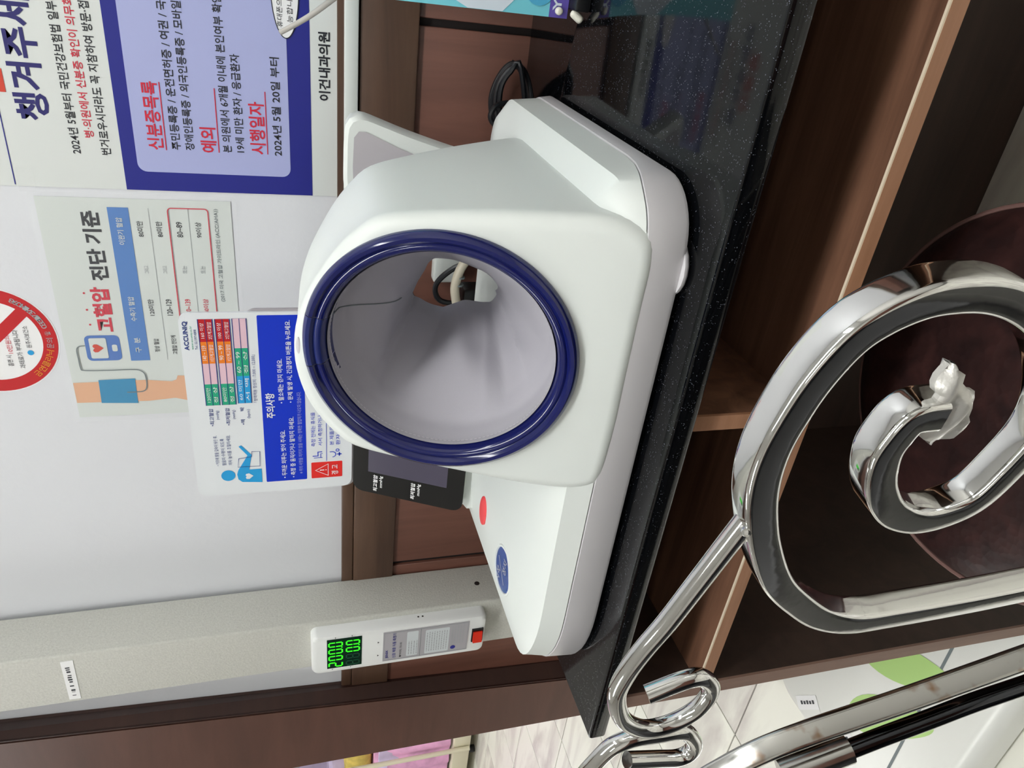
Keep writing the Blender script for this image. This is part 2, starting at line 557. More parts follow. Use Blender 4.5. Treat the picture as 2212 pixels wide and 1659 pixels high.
# wainscot of the back wall: boards with dark joints, and a rail with a bead
box('joint_backing', (-1.30, YW - 0.002, 0), (1.8, YW + 0.001, 0.872), 'gap', wb)
gx = [-1.30, -0.8983, -0.0794, 0.7395, 1.56]
for a, b in zip(gx, gx[1:]):
    box('wainscot_panel', (a + 0.0042, YW - 0.008, 0.004), (b - 0.0042, YW - 0.001, 0.8715), 'panel', wb, bev=0.0015)
tr = tag(box('trim_1', (-1.30, YW - 0.014, 0.870), (1.8, YW, 0.9345), 'rail', bev=0.002), 'olive brown wooden rail capping the wainscot', None, None, 'structure')
box('bead', (-1.30, YW - 0.011, 0.9352), (1.8, YW, 0.9527), 'rail', tr, bev=0.002)
tag(box('trim_2', (-0.46, YW - 0.018, 0.9365), (1.8, YW, 0.9515), 'white', bev=0.0015), 'white plastic strip below the printed notice banner', None, None, 'structure')
tag(box('trim_3', (-0.46, YW - 0.010, 0.9515), (1.8, YW, 0.9585), 'rail'), 'thin brown strip between notice banner and white strip', None, None, 'structure')
# brown door post at the end of the wall (its near edge leans a little)
fx = lambda z: -1.2236 + (z - 0.524) * 0.078
bx_ = lambda z: -1.2159 + (z - 0.525) * 0.0635
pv = []
for z in (0.0, 2.42):
    pv += [(-1.348, 0.865, z), (fx(z), 0.865, z), (bx_(z), 0.918, z), (-1.33, 1.075, z), (-1.348, 1.075, z)]
pf = [(0, 1, 6, 5), (1, 2, 7, 6), (2, 3, 8, 7), (3, 4, 9, 8), (4, 0, 5, 9), (4, 3, 2, 1, 0), (5, 6, 7, 8, 9)]
tp = tag(mesh('trim_4', pv, pf, 'post'), 'brown wooden door post at the wall end', None, None, 'structure')
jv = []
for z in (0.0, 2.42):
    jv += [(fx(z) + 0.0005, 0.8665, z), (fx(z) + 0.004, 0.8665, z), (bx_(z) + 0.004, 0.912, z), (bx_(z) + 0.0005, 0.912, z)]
mesh('post_shade_board', jv, [(0, 1, 5, 4), (1, 2, 6, 5), (2, 3, 7, 6), (3, 0, 4, 7), (3, 2, 1, 0), (4, 5, 6, 7)], 'postshade', tp)  # thin board carrying the post's side shade as a darker wood colour

# ================================================================== ceiling lamps
def lamp(loc, lx, ly, label):
    t = thing('ceiling_lamp', loc, label, 'ceiling lamp', 'linear ceiling lamps')
    x, y, z = loc
    box('frame', (x - lx / 2 - .02, y - ly / 2 - .02, z - .03), (x + lx / 2 + .02, y + ly / 2 + .02, z), 'lampframe', t)
    box('diffuser', (x - lx / 2, y - ly / 2, z - .045), (x + lx / 2, y + ly / 2, z - .0305), 'lamp', t)
lamp((-0.05, -0.22, 2.42), 1.6, 0.20, 'white linear ceiling lamp above the patient chair')
lamp((1.05, -0.05, 2.42), 0.20, 1.3, 'added unseen crosswise ceiling lamp filling from the right')  # fill lamp added to lift the right-facing sides
lamp((-0.35, -1.70, 2.42), 0.8, 0.14, 'short white ceiling lamp nearest the front wall')
lamp((-2.6, -0.30, 2.42), 1.5, 0.24, 'white linear ceiling lamp beside the weighing scale')
lamp((-2.5, 2.1, 2.42), 1.5, 0.24, 'added unseen ceiling lamp brightening the floor behind the wall end')  # extra lamp added to brighten the floor on the left
lamp((-4.3, 1.6, 2.42), 1.5, 0.24, 'white linear ceiling lamp near the treatment bed')

# ================================================================== counter and cabinet
ct = tag(box('countertop', (-0.6965, 0.4178, 0.7215), (1.45, YW - 0.009, ZC), 'granite', bev=0.0028),
         'polished black granite counter top with speckles under the monitor', 'counter top')
cb = thing('open_cabinet', (0.3, 0.65, 0), 'dark walnut open cabinet with shelf carrying the granite top', 'cabinet')
box('side_panel', (-0.672, 0.433, 0.0), (-0.654, 0.895, 0.7213), 'cab', cb)
box('side_edge', (-0.672, 0.430, 0.0), (-0.654, 0.433, 0.7213), 'sideedge', cb)
box('back_panel', (-0.654, 0.873, 0.0), (1.4, 0.89, 0.7213), 'cab', cb)
sh = box('shelf', (-0.654, 0.433, 0.602), (1.4, 0.873, 0.616), 'shelf', cb)
box('shelf_edge', (-0.654, 0.430, 0.602), (1.4, 0.433, 0.6152), 'edge', sh)
box('edge_line', (-0.654, 0.4303, 0.6152), (1.4, 0.4325, 0.6166), 'cream', sh)
dv = box('divider', (-0.317, 0.433, 0.616), (-0.303, 0.873, 0.7213), 'shelf', cb)
box('divider_edge', (-0.317, 0.430, 0.6166), (-0.303, 0.433, 0.7213), 'edge', dv)
box('side_panel', (1.382, 0.433, 0), (1.4, 0.895, 0.7213), 'cab', cb)

# ================================================================== blood pressure monitor
bp = thing('blood_pressure_monitor', (-0.39, 0.63, ZC), 'white arm-in blood pressure monitor with navy cuff ring on the black counter', 'medical device')
def plan(inset, zf, n=10):
    rr = [(0.105, 0.062), (0.05, 0.05), (0.06, 0.05), (0.09, 0.06)]
    rr = [(max(0.004, a - inset), max(0.004, b - inset)) for a, b in rr]
    P = rrect(-0.655 + inset, -0.1255 - inset, 0.452 + inset, 0.825 - inset, rr, n)
    # densify straight sides
    out = []
    for i, p in enumerate(P):
        q = P[(i + 1) % len(P)]
        out.append(p)
        if i % (n + 1) == n:
            for k in range(1, 12):
                out.append((p[0] + (q[0] - p[0]) * k / 12, p[1] + (q[1] - p[1]) * k / 12))
    return [V((x, y, zf(x, y))) for x, y in out]
zs = lambda x, y: 0.761 + 0.016 * (1 - smooth01(0.47, 0.545, y)) + (0.016 * smooth01(0.47, 0.545, y) if x < -0.4 else 0) * smooth01(-0.4, -0.6, x) * 1.0
def zcr(x, y): return 0.791 + 0.008 * smooth01(-0.14, -0.22, x)
vs, fs = loft([plan(0.007, lambda x, y: 0.744), plan(0.002, lambda x, y: 0.7455), plan(0.0005, lambda x, y: 0.749), plan(0.0025, zs), plan(0.008, lambda x, y: zs(x, y) + 0.0005)], True, True)
tray = mesh('base_tray', vs, fs, 'tray', bp, None, True)
vs, fs = loft([plan(0.012, lambda x, y: zs(x, y) - 0.0005), plan(0.0075, lambda x, y: zs(x, y) + 0.0012), plan(0.0036, lambda x, y: zs(x, y) + 0.0014), [V((p.x, p.y + 0.0045 * (1 - smooth01(0.452, 0.50, p.y)), p.z)) for p in plan(0.0068, zcr)],
               plan(0.023, lambda x, y: 0.8035), plan(0.04, lambda x, y: 0.807), plan(0.08, lambda x, y: 0.8085 + 0.004 * smooth01(0.5, 0.75, y)), plan(0.16, lambda x, y: 0.810 + 0.004 * smooth01(0.5, 0.75, y))], True, True)
shell = mesh('base_shell', vs, fs, 'white', bp, None, True)
for fxx, fyy in ((-0.190, 0.472), (-0.60, 0.50), (-0.17, 0.78), (-0.60, 0.78)):
    fr = Frame((fxx, fyy, 0.744), (1, 0, 0), (0, -1, 0))
    dome('foot', fr, 0.024, 0.024, 0.0045, 'tray', bp, 4, 20)

TILT = math.radians(20)
FACE = Frame((0, 0.455, 0.785), (1, 0, 0), (0, math.sin(TILT), math.cos(TILT)))
outl = [(-.275, -.0165), (-.22, -.0165), (-.180, -.0165), (-.1630, -.0115), (-.1552, .003), (-.1525, .02), (-.1535, .04), (-.159, .093), (-.166, .142), (-.1747, .1846), (-.19, .2055), (-.2058, .2192), (-.228, .2335), (-.2487, .2440), (-.27, .2507), (-.29, .2534),
        (-.3115, .2524), (-.337, .2452), (-.3555, .2344), (-.372, .2190), (-.3835, .199), (-.3905, .1465), (-.394, .106), (-.397, .065), (-.3967, .022), (-.391, -.002), (-.377, -.0135), (-.33, -.0165)]
N = 120
OL = resample(cat_rom([V((a, b, 0)) for a, b in outl], 6, True), N)
cx, cs = -0.280, 0.1335
def inset_loop(d):
    out = []
    for i in range(N):
        t = (OL[(i + 1) % N] - OL[i - 1]).normalized()
        nn = V((-t.y, t.x, 0))          # to the inside (loop runs counter-clockwise)
        out.append(OL[i] + nn * d)
    return out
area = sum(OL[i].x * OL[(i + 1) % N].y - OL[(i + 1) % N].x * OL[i].y for i in range(N))
SG = 1 if area > 0 else -1
def floop(d, c): return [FACE.p(p.x, p.y, c) for p in inset_loop(d * SG)]
ang = [math.atan2(p.y - cs, p.x - cx) for p in OL]
RA, RB = 0.092, 0.098
def hole(off, d): return [FACE.p(cx + (RA + off) * math.cos(a), cs + (RB + off) * math.sin(a), -d) for a in ang]
back = []
for p in OL:
    w = FACE.p(p.x, p.y, 0)
    z = 0.785 + (w.z - 0.785) * 0.955
    back.append(V((cx + (w.x - cx) * 1.0, 0.703 - 0.3 * (z - 0.808), max(z, 0.792))))
bc = V((-0.285, 0.0, 0.885))
def backp(off, dy=0.0):
    out = []
    for i in range(N):
        b = back[i]
        out.append(V((bc.x + (b.x - bc.x) * off, b.y + dy, bc.z + (b.z - bc.z) * off)))
    return out
side_mid = [floop(0, -0.014)[i].lerp(back[i], 0.5) for i in range(N)]
fillet_loops = [floop(0.0125 * (1 - math.sin(q)), -0.0125 * (1 - math.cos(q))) for q in [PI / 2 * k / 7 for k in range(8)]]
fin = floop(0.0125, 0.0)
h0 = hole(0.006, 0.0)
loops = [hole(0.006, 0.03), h0, [fin[i].lerp(h0[i], 0.5) for i in range(N)]] + fillet_loops + [floop(0, -0.015)]
f0 = floop(0, -0.015)
for t in (0.25, 0.5, 0.75, 0.93): loops.append([f0[i].lerp(back[i], t) for i in range(N)])
loops += [backp(0.985, 0.0), backp(0.94, 0.004), backp(0.80, 0.004), backp(0.80, -0.008)]
vs, fs = loft(loops)
if SG > 0: pass
hs = mesh('cuff_housing', vs, fs, 'white', bp, None, True)
# navy ring with a separate catch at the top
prof = [(0.0108, 0.004), (0.0112, -0.0015), (0.0098, -0.0055), (0.0070, -0.0078), (0.0042, -0.0074), (0.0026, -0.0050), (0.0016, -0.0042), (0.0004, -0.0052), (-0.0018, -0.0052), (-0.0042, -0.0035), (-0.0058, 0.0010), (-0.0066, 0.0060), (-0.0070, 0.0180)]
def ring_piece(name, a0, a1, m, n):
    loops = []
    for k in range(n + 1):
        a = math.radians(a0 + (a1 - a0) * k / n)
        loops.append([FACE.p(cx + (RA + o_) * math.cos(a), cs + (RB + o_) * math.sin(a), -d) for o_, d in prof])
    vs, fs = loft(loops, False, False, closed=False)
    return mesh(name, vs, fs, m, bp, None, True)
ring_piece('cuff_ring', 102.3, 436.7, 'blue', 120)
rc = ring_piece('ring_catch', 77.0, 102.0, 'bluecatch', 12)
rc['label'] = 'navy catch piece between two joints at the top of the ring'
# cloth cuff
CD = 0.150
def cuff_pt(a, d):
    key = [(0.002, 0.925), (0.012, 0.93), (0.03, 0.925), (0.05, 0.87), (0.08, 0.72), (0.11, 0.58), (0.13, 0.50), (0.15, 0.46)]
    f = key[-1][1]
    for (d0, v0), (d1, v1) in zip(key, key[1:]):
        if d <= d1:
            t = max(0, (d - d0) / (d1 - d0)); f = v0 + (v1 - v0) * t; break
    w = smooth01(0.026, 0.085, d)
    deg = math.degrees(a) % 360
    r = 1.0
    # three puffed lobes of cloth meet in creases that twist towards the far end
    for c0, hw_, am, tw in ((178, 33, 0.36, 26), (88, 52, 0.30, -16), (300, 92, 0.05, 4)):
        dd = (deg - c0 - tw * (d / CD) + 180) % 360 - 180
        if abs(dd) < hw_: r -= w * am * (1 - (dd / hw_) ** 2)
    for c0, wd_, am, tw in ((226, 7, -0.10, 44), (150, 5, 0.07, -20), (20, 26, 0.10, 0), (262, 22, 0.06, 10), (196, 4, -0.05, 40)):
        dd = (deg - c0 - tw * (d / CD) + 180) % 360 - 180
        r += w * am * math.exp(-(abs(dd) / wd_) ** 1.3)
    r += 0.012 * w * math.sin(math.radians(deg * 9) + d * 60)
    t = d / CD
    qx = 1.0 - 0.40 * t ** 1.5
    ox = -0.002 * t * t
    oz = 0.012 * t * t
    return FACE.p(cx + ox + RA * f * r * qx * math.cos(a), cs + oz + RB * f * r * math.sin(a), -d)
loops = []
for k in range(46):
    d = 0.003 + (CD - 0.003) * (k / 45)
    loops.append([cuff_pt(2 * PI * j / 160, d) for j in range(160)])
vs, fs = loft(loops)
cf = mesh('arm_cuff', [v for v in vs], fs, 'cloth', bp, None, True)
sv, sf = [], []
for k in range(150):
    a = 2 * PI * k / 150
    for q in range(2):
        pass
    p0 = cuff_pt(a, 0.0075); p1 = cuff_pt(a + 0.026, 0.0075)
    ctr = FACE.p(cx, cs, -0.0075)
    i0 = (ctr - p0).normalized() * 0.0010; i1 = (ctr - p1).normalized() * 0.0010
    dn = FACE.n * 0.0008
    b = len(sv)
    sv += [p0 + i0, p1 + i1, p1 + i1 + dn, p0 + i0 + dn]
    sf.append((b, b + 1, b + 2, b + 3))
mesh('stitching', sv, sf, 'stitch', cf)
ss = []
for k in range(14):
    d = 0.012 + 0.006 * k
    ss.append(cuff_pt(math.radians(78 + 4 * k / 14), d) + (FACE.p(cx, cs, -d) - cuff_pt(math.radians(78), d)).normalized() * 0.0006)
sweep('seam', ss, circ(0.0005, 6), 'greyp', cf)
fr = Frame(FACE.p(-0.2885, 0.2470, -0.0015), (1, 0, 0), FACE.ey)
dome('indicator_light', fr, 0.0075, 0.0022, 0.0008, 'tray', bp)

# buttons
def top_frame(x, y, z): return Frame((x, y, z), (1, 0, 0), (0, math.cos(0.07), math.sin(0.07)))
fb = top_frame(-0.580, 0.557, 0.8090)
b1 = dome('start_button', fb, 0.0275, 0.0225, 0.0014, 'blueb', bp, 7, 40)
b1['label'] = 'blue start and stop button'
fbb = top_frame(-0.580, 0.557, 0.8106)
text(fbb, '시작', -0.020, 0.0020, -0.001, 0.0095, 0.0009, 'lgrey', b1, 'button_text')
text(fbb, '정지', 0.001, -0.0125, 0.020, 0.0095, 0.0009, 'lgrey', b1, 'button_text')
stroke('button_slash', fbb, [(-0.012, -0.011), (0.012, 0.011)], 0.0010, 0.0009, 'lgrey', b1)
loops = [[fb.p((0.0265 + e) * math.cos(2 * PI * k / 40), (0.0225 + e) * math.sin(2 * PI * k / 40), c) for k in range(40)] for e, c in ((0.004, -0.001), (0.003, 0.0012), (0.001, 0.0014), (0.0002, -0.0005))]
vs, fs = loft(loops); mesh('button_rim', vs, fs, 'white', b1, None, True)
fr_ = top_frame(-0.568, 0.6425, 0.8122)
b2 = dome('emergency_button', fr_, 0.0200, 0.0108, 0.0014, 'red', bp, 6, 36)
b2['label'] = 'flat red emergency stop button'
# display unit leaning back
e_ = V((0, 0.049, 0.098)).normalized()
DSP = Frame((0, 0.700, 0.826), (1, 0, 0), e_, 1.142)
dsp = plate('display_unit', DSP, rrect(-0.536, -0.362, -0.004, 0.120, 0.012, 6), -0.016, -0.0005, 'white', bp)
dg_ = plate('display_glass', DSP, rrect(-0.5375, -0.360, -0.0045, 0.121, 0.012, 6), -0.0005, 0.003, 'blackglass', dsp)
flat('screen', DSP, rect(-0.5085, -0.375, 0.0145, 0.1035), 0.0034, 'screen', dsp)
for s_, bb in (('최고혈압', 0.0925), ('최저혈압', 0.0495)):
    text(DSP, s_, -0.5338, bb, -0.5115, 0.0050, 0.0035, 'whitep', dsp, 'screen_caption', 0.02)
    text(DSP, 'mmHg', -0.5275, bb - 0.0065, -0.5115, 0.0045, 0.0035, 'whitep', dsp, 'screen_caption', 0.01)
# neck below the display
nl = []
for z, xa, xb, ya, yb in ((0.800, -0.620, -0.405, 0.700, 0.79), (0.813, -0.620, -0.405, 0.702, 0.79), (0.819, -0.614, -0.405, 0.707, 0.785), (0.829, -0.611, -0.407, 0.711, 0.775), (0.86, -0.606, -0.410, 0.727, 0.765)):
    nl.append([(x, y, z) for x, y in rrect(xa, xb, ya, yb, 0.010, 5)])
vs, fs = loft(nl, True, True)
mesh('display_neck', vs, fs, 'white', bp, None, True)
# rounded guard behind the housing
GD = Frame((0, 0.735, 0.86), (1, 0, 0), V((0, 0.10, 0.99)))
gp = [(p.x, p.y) for p in resample(cat_rom([V(q) for q in ((-0.235, -0.06, 0), (-0.205, -0.06, 0), (-0.190, -0.05, 0), (-0.178, 0.0, 0), (-0.166, 0.045, 0), (-0.153, 0.086, 0), (-0.1525, 0.094, 0), (-0.157, 0.1015, 0), (-0.166, 0.1045, 0), (-0.19, 0.1055, 0), (-0.225, 0.1045, 0), (-0.234, 0.094, 0), (-0.235, 0.04, 0))], 5, True), 60)]
lp = []
for c, i in ((-0.03, 0.004), (-0.026, 0.0), (-0.004, 0.0), (0, 0.004)):
    lp.append([GD.p(-0.1915 + (a + 0.1915) * (1 - i * 18), 0.023 + (b - 0.023) * (1 - i * 12), c) for a, b in gp])
vs, fs = loft(lp, True, True)
gd = mesh('rear_guard', vs, fs, 'white', bp, None, True)
flat('guard_insert', GD, [(-0.224, 0.03), (-0.186, 0.03), (-0.179, 0.052), (-0.166, 0.084), (-0.166, 0.091), (-0.172, 0.0955), (-0.20, 0.0965), (-0.224, 0.0955)], 0.0007, 'greypad', gd)

# instruction plate standing on the monitor
PLF = Frame((0, 0.790, -0.1321), (1, 0, 0), (0, 0, 1), 1.1286)
ip = thing('instruction_plate', (-0.505, 0.79, 0.94), 'white instruction card with blue caution panel standing behind the monitor display', 'sign')
PX0, PX1, PZ0, PZ1 = -0.5605, -0.3352, 0.9585, 1.1245
plate('card', PLF, rrect(PX0, PX1, PZ0, PZ1, 0.010, 6), -0.003, 0.0, 'platew', ip)
plate('clear_holder', PLF, rrect(PX0 - 0.002, PX1 + 0.002, PZ0 - 0.004, PZ1 - 0.06, 0.011, 6), -0.0065, -0.0033, 'greypad', ip)
box('holder_foot', (-0.56, 0.7935, 0.8165), (-0.43, 0.7990, 0.955), 'greypad', ip)
c1 = 0.0004
text(PLF, 'ACCUNIQ', -0.3759, 1.1162, -0.3440, 0.0052, c1, 'pnavy', ip, 'logo_text', 0.03)
text(PLF, 'www.accuniq.co.kr', -0.3752, 1.1125, -0.3490, 0.0026, c1, 'pgreen', ip)
text(PLF, 'Tel. 02.597.4808', -0.3752, 1.1092, -0.3530, 0.0024, c1, 'pnavy', ip)
def cells(z0, z1, xs, cols, tx):
    for a, b, cm, t1, t2 in zip(xs, xs[1:], cols, tx[0], tx[1]):
        flat('table_cell', PLF, rect(a, b, z0, z1), c1, cm, ip)
        zm = (z0 + z1) / 2
        if t1: text(PLF, t1, a + 0.004, zm + 0.0015, b - 0.004, 0.0038, c1 * 2, 'whitep', ip, 'cell_text')
        if t2: text(PLF, t2, a + 0.003, z0 + 0.0013, b - 0.003, 0.0038, c1 * 2, 'whitep', ip, 'cell_text')
    stroke('table_rule', PLF, [(xs[0], (z0 + z1) / 2), (xs[-1], (z0 + z1) / 2)], 0.0006, c1 * 1.6, 'pnavy', ip)
    stroke('table_frame', PLF, rect(xs[0], xs[-1], z0, z1), 0.0008, c1 * 1.6, 'pnavy', ip, closed=True)
xs4 = [-0.4412, -0.4156, -0.3915, -0.3668, -0.3419]
cc = ['pgreen', 'ppink', 'porange', 'pred']
cells(1.0938, 1.1070, xs4, cc, (['120미만', '', '140 ~ 159', '160 이상'], ['정 상', '', '1단계고혈압', '2단계고혈압']))
cells(1.0780, 1.0915, xs4, cc, (['80미만', '', '90 ~ 99', '100 이상'], ['정 상', '', '1단계고혈압', '2단계고혈압']))
cells(1.0625, 1.0757, [-0.4401, -0.4071, -0.3747, -0.3416], ['psky', 'pgreen', 'ppink'], (['60 미만', '60 ~ 99', ''], ['서 맥', '정 상', '']))
for s_, z, u_ in (('•최고혈압', 1.1010, '(mmHg)'), ('•최저혈압', 1.0850, '(mmHg)'), ('•맥      박', 1.0703, '(bpm)')):
    text(PLF, s_, -0.4672, z, -0.4452, 0.0044, c1, 'pnavy', ip, bold=0.01)
    text(PLF, u_, -0.4595, z - 0.0060, -0.4480, 0.0038, c1, 'pnavy', ip)
text(PLF, '「정맥맥동 정상치 : 7,000 ~ 12,000」', -0.4400, 1.0563, -0.3826, 0.0042, c1, 'pnavy', ip)
for s_, z, xe in (('• 커프에 팔을 깊숙이 넣은 후,', 1.0997, -0.4795), ('팔꿈치 수평이 되도록', 1.0932, -0.4840), ('의자 높이를 조절하세요.', 1.0868, -0.4796)):
    text(PLF, s_, -0.5195, z, xe, 0.0042, c1, 'pnavy', ip)
bl = plate('caution_panel', PLF, rrect(-0.5465, -0.3385, 1.0085, 1.0525, 0.0012, 3), 0.0, 0.0003, 'pblue', ip)
c2 = 0.0008
text(PLF, '주의사항', -0.4605, 1.0395, -0.4290, 0.0092, c2, 'whitep', ip, 'panel_title', 0.02)
text(PLF, '• 두꺼운 외투는 벗어 주세요.', -0.5423, 1.0300, -0.4772, 0.0057, c2, 'whitep', ip, bold=0.01)
text(PLF, '• 측정 중 움직이거나 말하지 마세요.', -0.5423, 1.0205, -0.4601, 0.0057, c2, 'whitep', ip, bold=0.01)
text(PLF, '※ 위의 사항을 지키지 않을 시에는 정확한 혈압치가 나오지 않습니다.', -0.5376, 1.0125, -0.4287, 0.0046, c2, 'lav', ip)
text(PLF, '• 팔소매는 걷지 마세요.', -0.4423, 1.0300, -0.3882, 0.0057, c2, 'whitep', ip, bold=0.01)
text(PLF, '• 문제 발생 시, 긴급정지 버튼을 누르세요.', -0.4420, 1.0205, -0.3440, 0.0057, c2, 'whitep', ip, bold=0.01)
plate('warning_panel', PLF, rrect(-0.5462, -0.5240, 0.9692, 1.0035, 0.001, 3), 0.0, 0.0003, 'warn', ip)
stroke('warning_triangle', PLF, [(-0.5432, 0.9850), (-0.5268, 0.9850), (-0.5350, 0.9990)], 0.0012, c2, 'whitep', ip, closed=True)
stroke('warning_mark', PLF, [(-0.5350, 0.9942), (-0.5350, 0.9893)], 0.0012, c2, 'whitep', ip)
stroke('warning_mark', PLF, [(-0.5350, 0.9880), (-0.5350, 0.9869)], 0.0012, c2, 'whitep', ip)
text(PLF, '경 고', -0.5425, 0.9738, -0.5285, 0.0075, c2, 'whitep', ip, bold=0.01)
text(PLF, '측정 전에는 휴식을', -0.5015, 0.9985, -0.4560, 0.0047, c1, 'pblue', ip)
text(PLF, '서서 측정하거나', -0.5010, 0.9910, -0.4600, 0.0047, c1, 'pblue', ip)
text(PLF, '본 제품은', -0.5010, 0.9785, -0.4760, 0.0047, c1, 'pblue', ip)
text(PLF, '환자의', -0.5012, 0.9715, -0.4800, 0.0047, c1, 'pblue', ip)
stroke('rule', PLF, [(-0.5226, 0.9866), (-0.42, 0.9866)], 0.0005, c1, 'pblue', ip)
stroke('seat_icon', PLF, [(-0.5150, 1.0018), (-0.5150, 0.9960), (-0.5095, 0.9960), (-0.5095, 0.9915)], 0.0012, c1, 'pblue', ip)
stroke('seat_icon', PLF, [(-0.5175, 1.0005), (-0.5175, 0.9910)], 0.0007, c1, 'pblue', ip)
stroke('seat_icon', PLF, [(-0.5178, 0.9930), (-0.5118, 0.9930), (-0.5118, 0.9908)], 0.0007, c1, 'pblue', ip)
stroke('stethoscope_icon', PLF, ell(-0.5140, 0.9800, 0.0036, 0.0036, 12, 180, 360) + [(-0.5104, 0.983)], 0.0009, c1, 'pblue', ip)
stroke('stethoscope_icon', PLF, ell(-0.5085, 0.9745, 0.0017, 0.0017, 14), 0.0008, c1, 'pblue', ip, closed=True)
stroke('plus_icon', PLF, [(-0.5165, 0.9725), (-0.5115, 0.9725)], 0.0013, c1, 'pblue', ip)
stroke('plus_icon', PLF, [(-0.5140, 0.9700), (-0.5140, 0.9750)], 0.0013, c1, 'pblue', ip)
flat('figure_head', PLF, ell(-0.5338, 1.0922, 0.0073, 0.0073), c1, 'psky', ip)
flat('figure_body', PLF, [(-0.5462, 1.0570), (-0.5273, 1.0570), (-0.5273, 1.0700), (-0.5075, 1.0665), (-0.4940, 1.0765), (-0.4955, 1.0792), (-0.5080, 1.0708), (-0.5275, 1.0815), (-0.5330, 1.0830), (-0.5400, 1.0820), (-0.5440, 1.0780)], c1, 'psky', ip)
flat('figure_heart', PLF, [(-0.5360, 1.0660), (-0.5322, 1.0705), (-0.5330, 1.0738), (-0.5350, 1.0742), (-0.5362, 1.0730), (-0.5376, 1.0742), (-0.5398, 1.0736), (-0.5402, 1.0705)], c2, 'platew', ip)
stroke('figure_device', PLF, [(-0.5228, 1.0815), (-0.5115, 1.0800), (-0.5098, 1.0665), (-0.5028, 1.0660), (-0.5034, 1.0578), (-0.5232, 1.0585)], 0.0007, c2, 'pnavy', ip, closed=True)

# ================================================================== notice banner
bn = thing('notice_banner', (-0.1, YW, 0.955), 'large white and royal blue printed notice banner hanging on the wall', 'banner')
BX1 = 0.30
flat_c = 0.0012
plate('banner_sheet', WALL, rect(-0.2818, BX1, 0.9560, 1.62), 0.0, flat_c, 'paper', bn)
pb = plate('blue_panel', WALL, rect(-0.2818, BX1, 0.9875, 1.1900), flat_c, flat_c + .0003, 'royal', bn)
plate('lavender_panel', WALL, rrect(-0.2605, BX1 - 0.02, 1.0120, 1.1755, 0.0095, 6), flat_c + .0003, flat_c + .0006, 'lav', bn)
cB, cP = flat_c + 0.0004, flat_c + 0.0010
text(WALL, '신분증', -0.1900, 1.2885, -0.098, 0.034, cB, 'orangep', bn, 'banner_heading', 0.03)
text(WALL, '챙겨주세요', -0.2110, 1.2525, -0.0610, 0.0315, cB, 'navyp', bn, 'banner_heading', 0.025)
stroke('banner_rule', WALL, [(-0.2801, 1.2990), (-0.2010, 1.2990)], 0.0010, cB, 'royal', bn)
text(WALL, '2024년 5월부터 국민건강보험법 일부', -0.2440, 1.2293, -0.0955, 0.0098, cB, 'blackp', bn, bold=0.012)
text(WALL, '병·의원에서 신분증 확인이 의무화', -0.2262, 1.2145, -0.0890, 0.0094, cB, 'redp', bn, bold=0.012)
text(WALL, '번거로우시더라도 꼭 지참하여 방문·접수', -0.2440, 1.2003, -0.0830, 0.0098, cB, 'blackp', bn, bold=0.012)
text(WALL, '신분증목록', -0.2356, 1.1462, -0.1640, 0.0162, cP, 'redp', bn, 'list_heading', 0.018)
stroke('underline', WALL, [(-0.2356, 1.1441), (-0.1640, 1.1441)], 0.0010, cP, 'redp', bn)
text(WALL, '주민등록증 / 운전면허증 / 여권 / 국', -0.2346, 1.1288, -0.0850, 0.0098, cP, 'blackp', bn, bold=0.012)
text(WALL, '장애인등록증 / 외국인등록증 / 모바일', -0.2344, 1.1148, -0.0840, 0.0096, cP, 'blackp', bn, bold=0.012)
text(WALL, '예외', -0.2360, 1.0912, -0.2085, 0.0168, cP, 'redp', bn, 'list_heading', 0.018)
stroke('underline', WALL, [(-0.2356, 1.0893), (-0.1664, 1.0893)], 0.0010, cP, 'redp', bn)
text(WALL, '본 의원에서 6개월 이내에 본인여부 확인', -0.2350, 1.0755, -0.0745, 0.0098, cP, 'blackp', bn, bold=0.012)
text(WALL, '19세 미만 환자 / 응급환자', -0.2342, 1.0615, -0.1300, 0.0098, cP, 'blackp', bn, bold=0.012)
text(WALL, '시행일자', -0.2354, 1.0385, -0.1778, 0.0168, cP, 'redp', bn, 'list_heading', 0.018)
stroke('underline', WALL, [(-0.2350, 1.0368), (-0.1664, 1.0368)], 0.0010, cP, 'redp', bn)
text(WALL, '2024년 5월 20일 부터', -0.2360, 1.0205, -0.1300, 0.0100, cP, 'blackp', bn, bold=0.012)
text(WALL, '이건내과의원', -0.1716, 0.9658, -0.1000, 0.0128, cB, 'blackp', bn, 'clinic_name', 0.028)
flat('note_bubble', WALL, ell(-0.0610, 1.0122, 0.0488, 0.0142, 48), cP, 'whitep', bn)
stroke('bubble_outline', WALL, ell(-0.0610, 1.0122, 0.0488, 0.0142, 48), 0.0009, cP + .0002, 'blackp', bn, closed=True)
text(WALL, '휴대폰으로', -0.0995, 1.0152, -0.0660, 0.0060, cP + .0003, 'blackp', bn, 'handwriting', shear=0.1)
text(WALL, '능합니다', -0.0942, 1.0045, -0.0640, 0.0062, cP + .0003, 'blackp', bn, 'handwriting', shear=0.1)
flat('tape', WALL, rect(-0.287, -0.262, 1.280, 1.296), flat_c + .0022, 'film', bn)

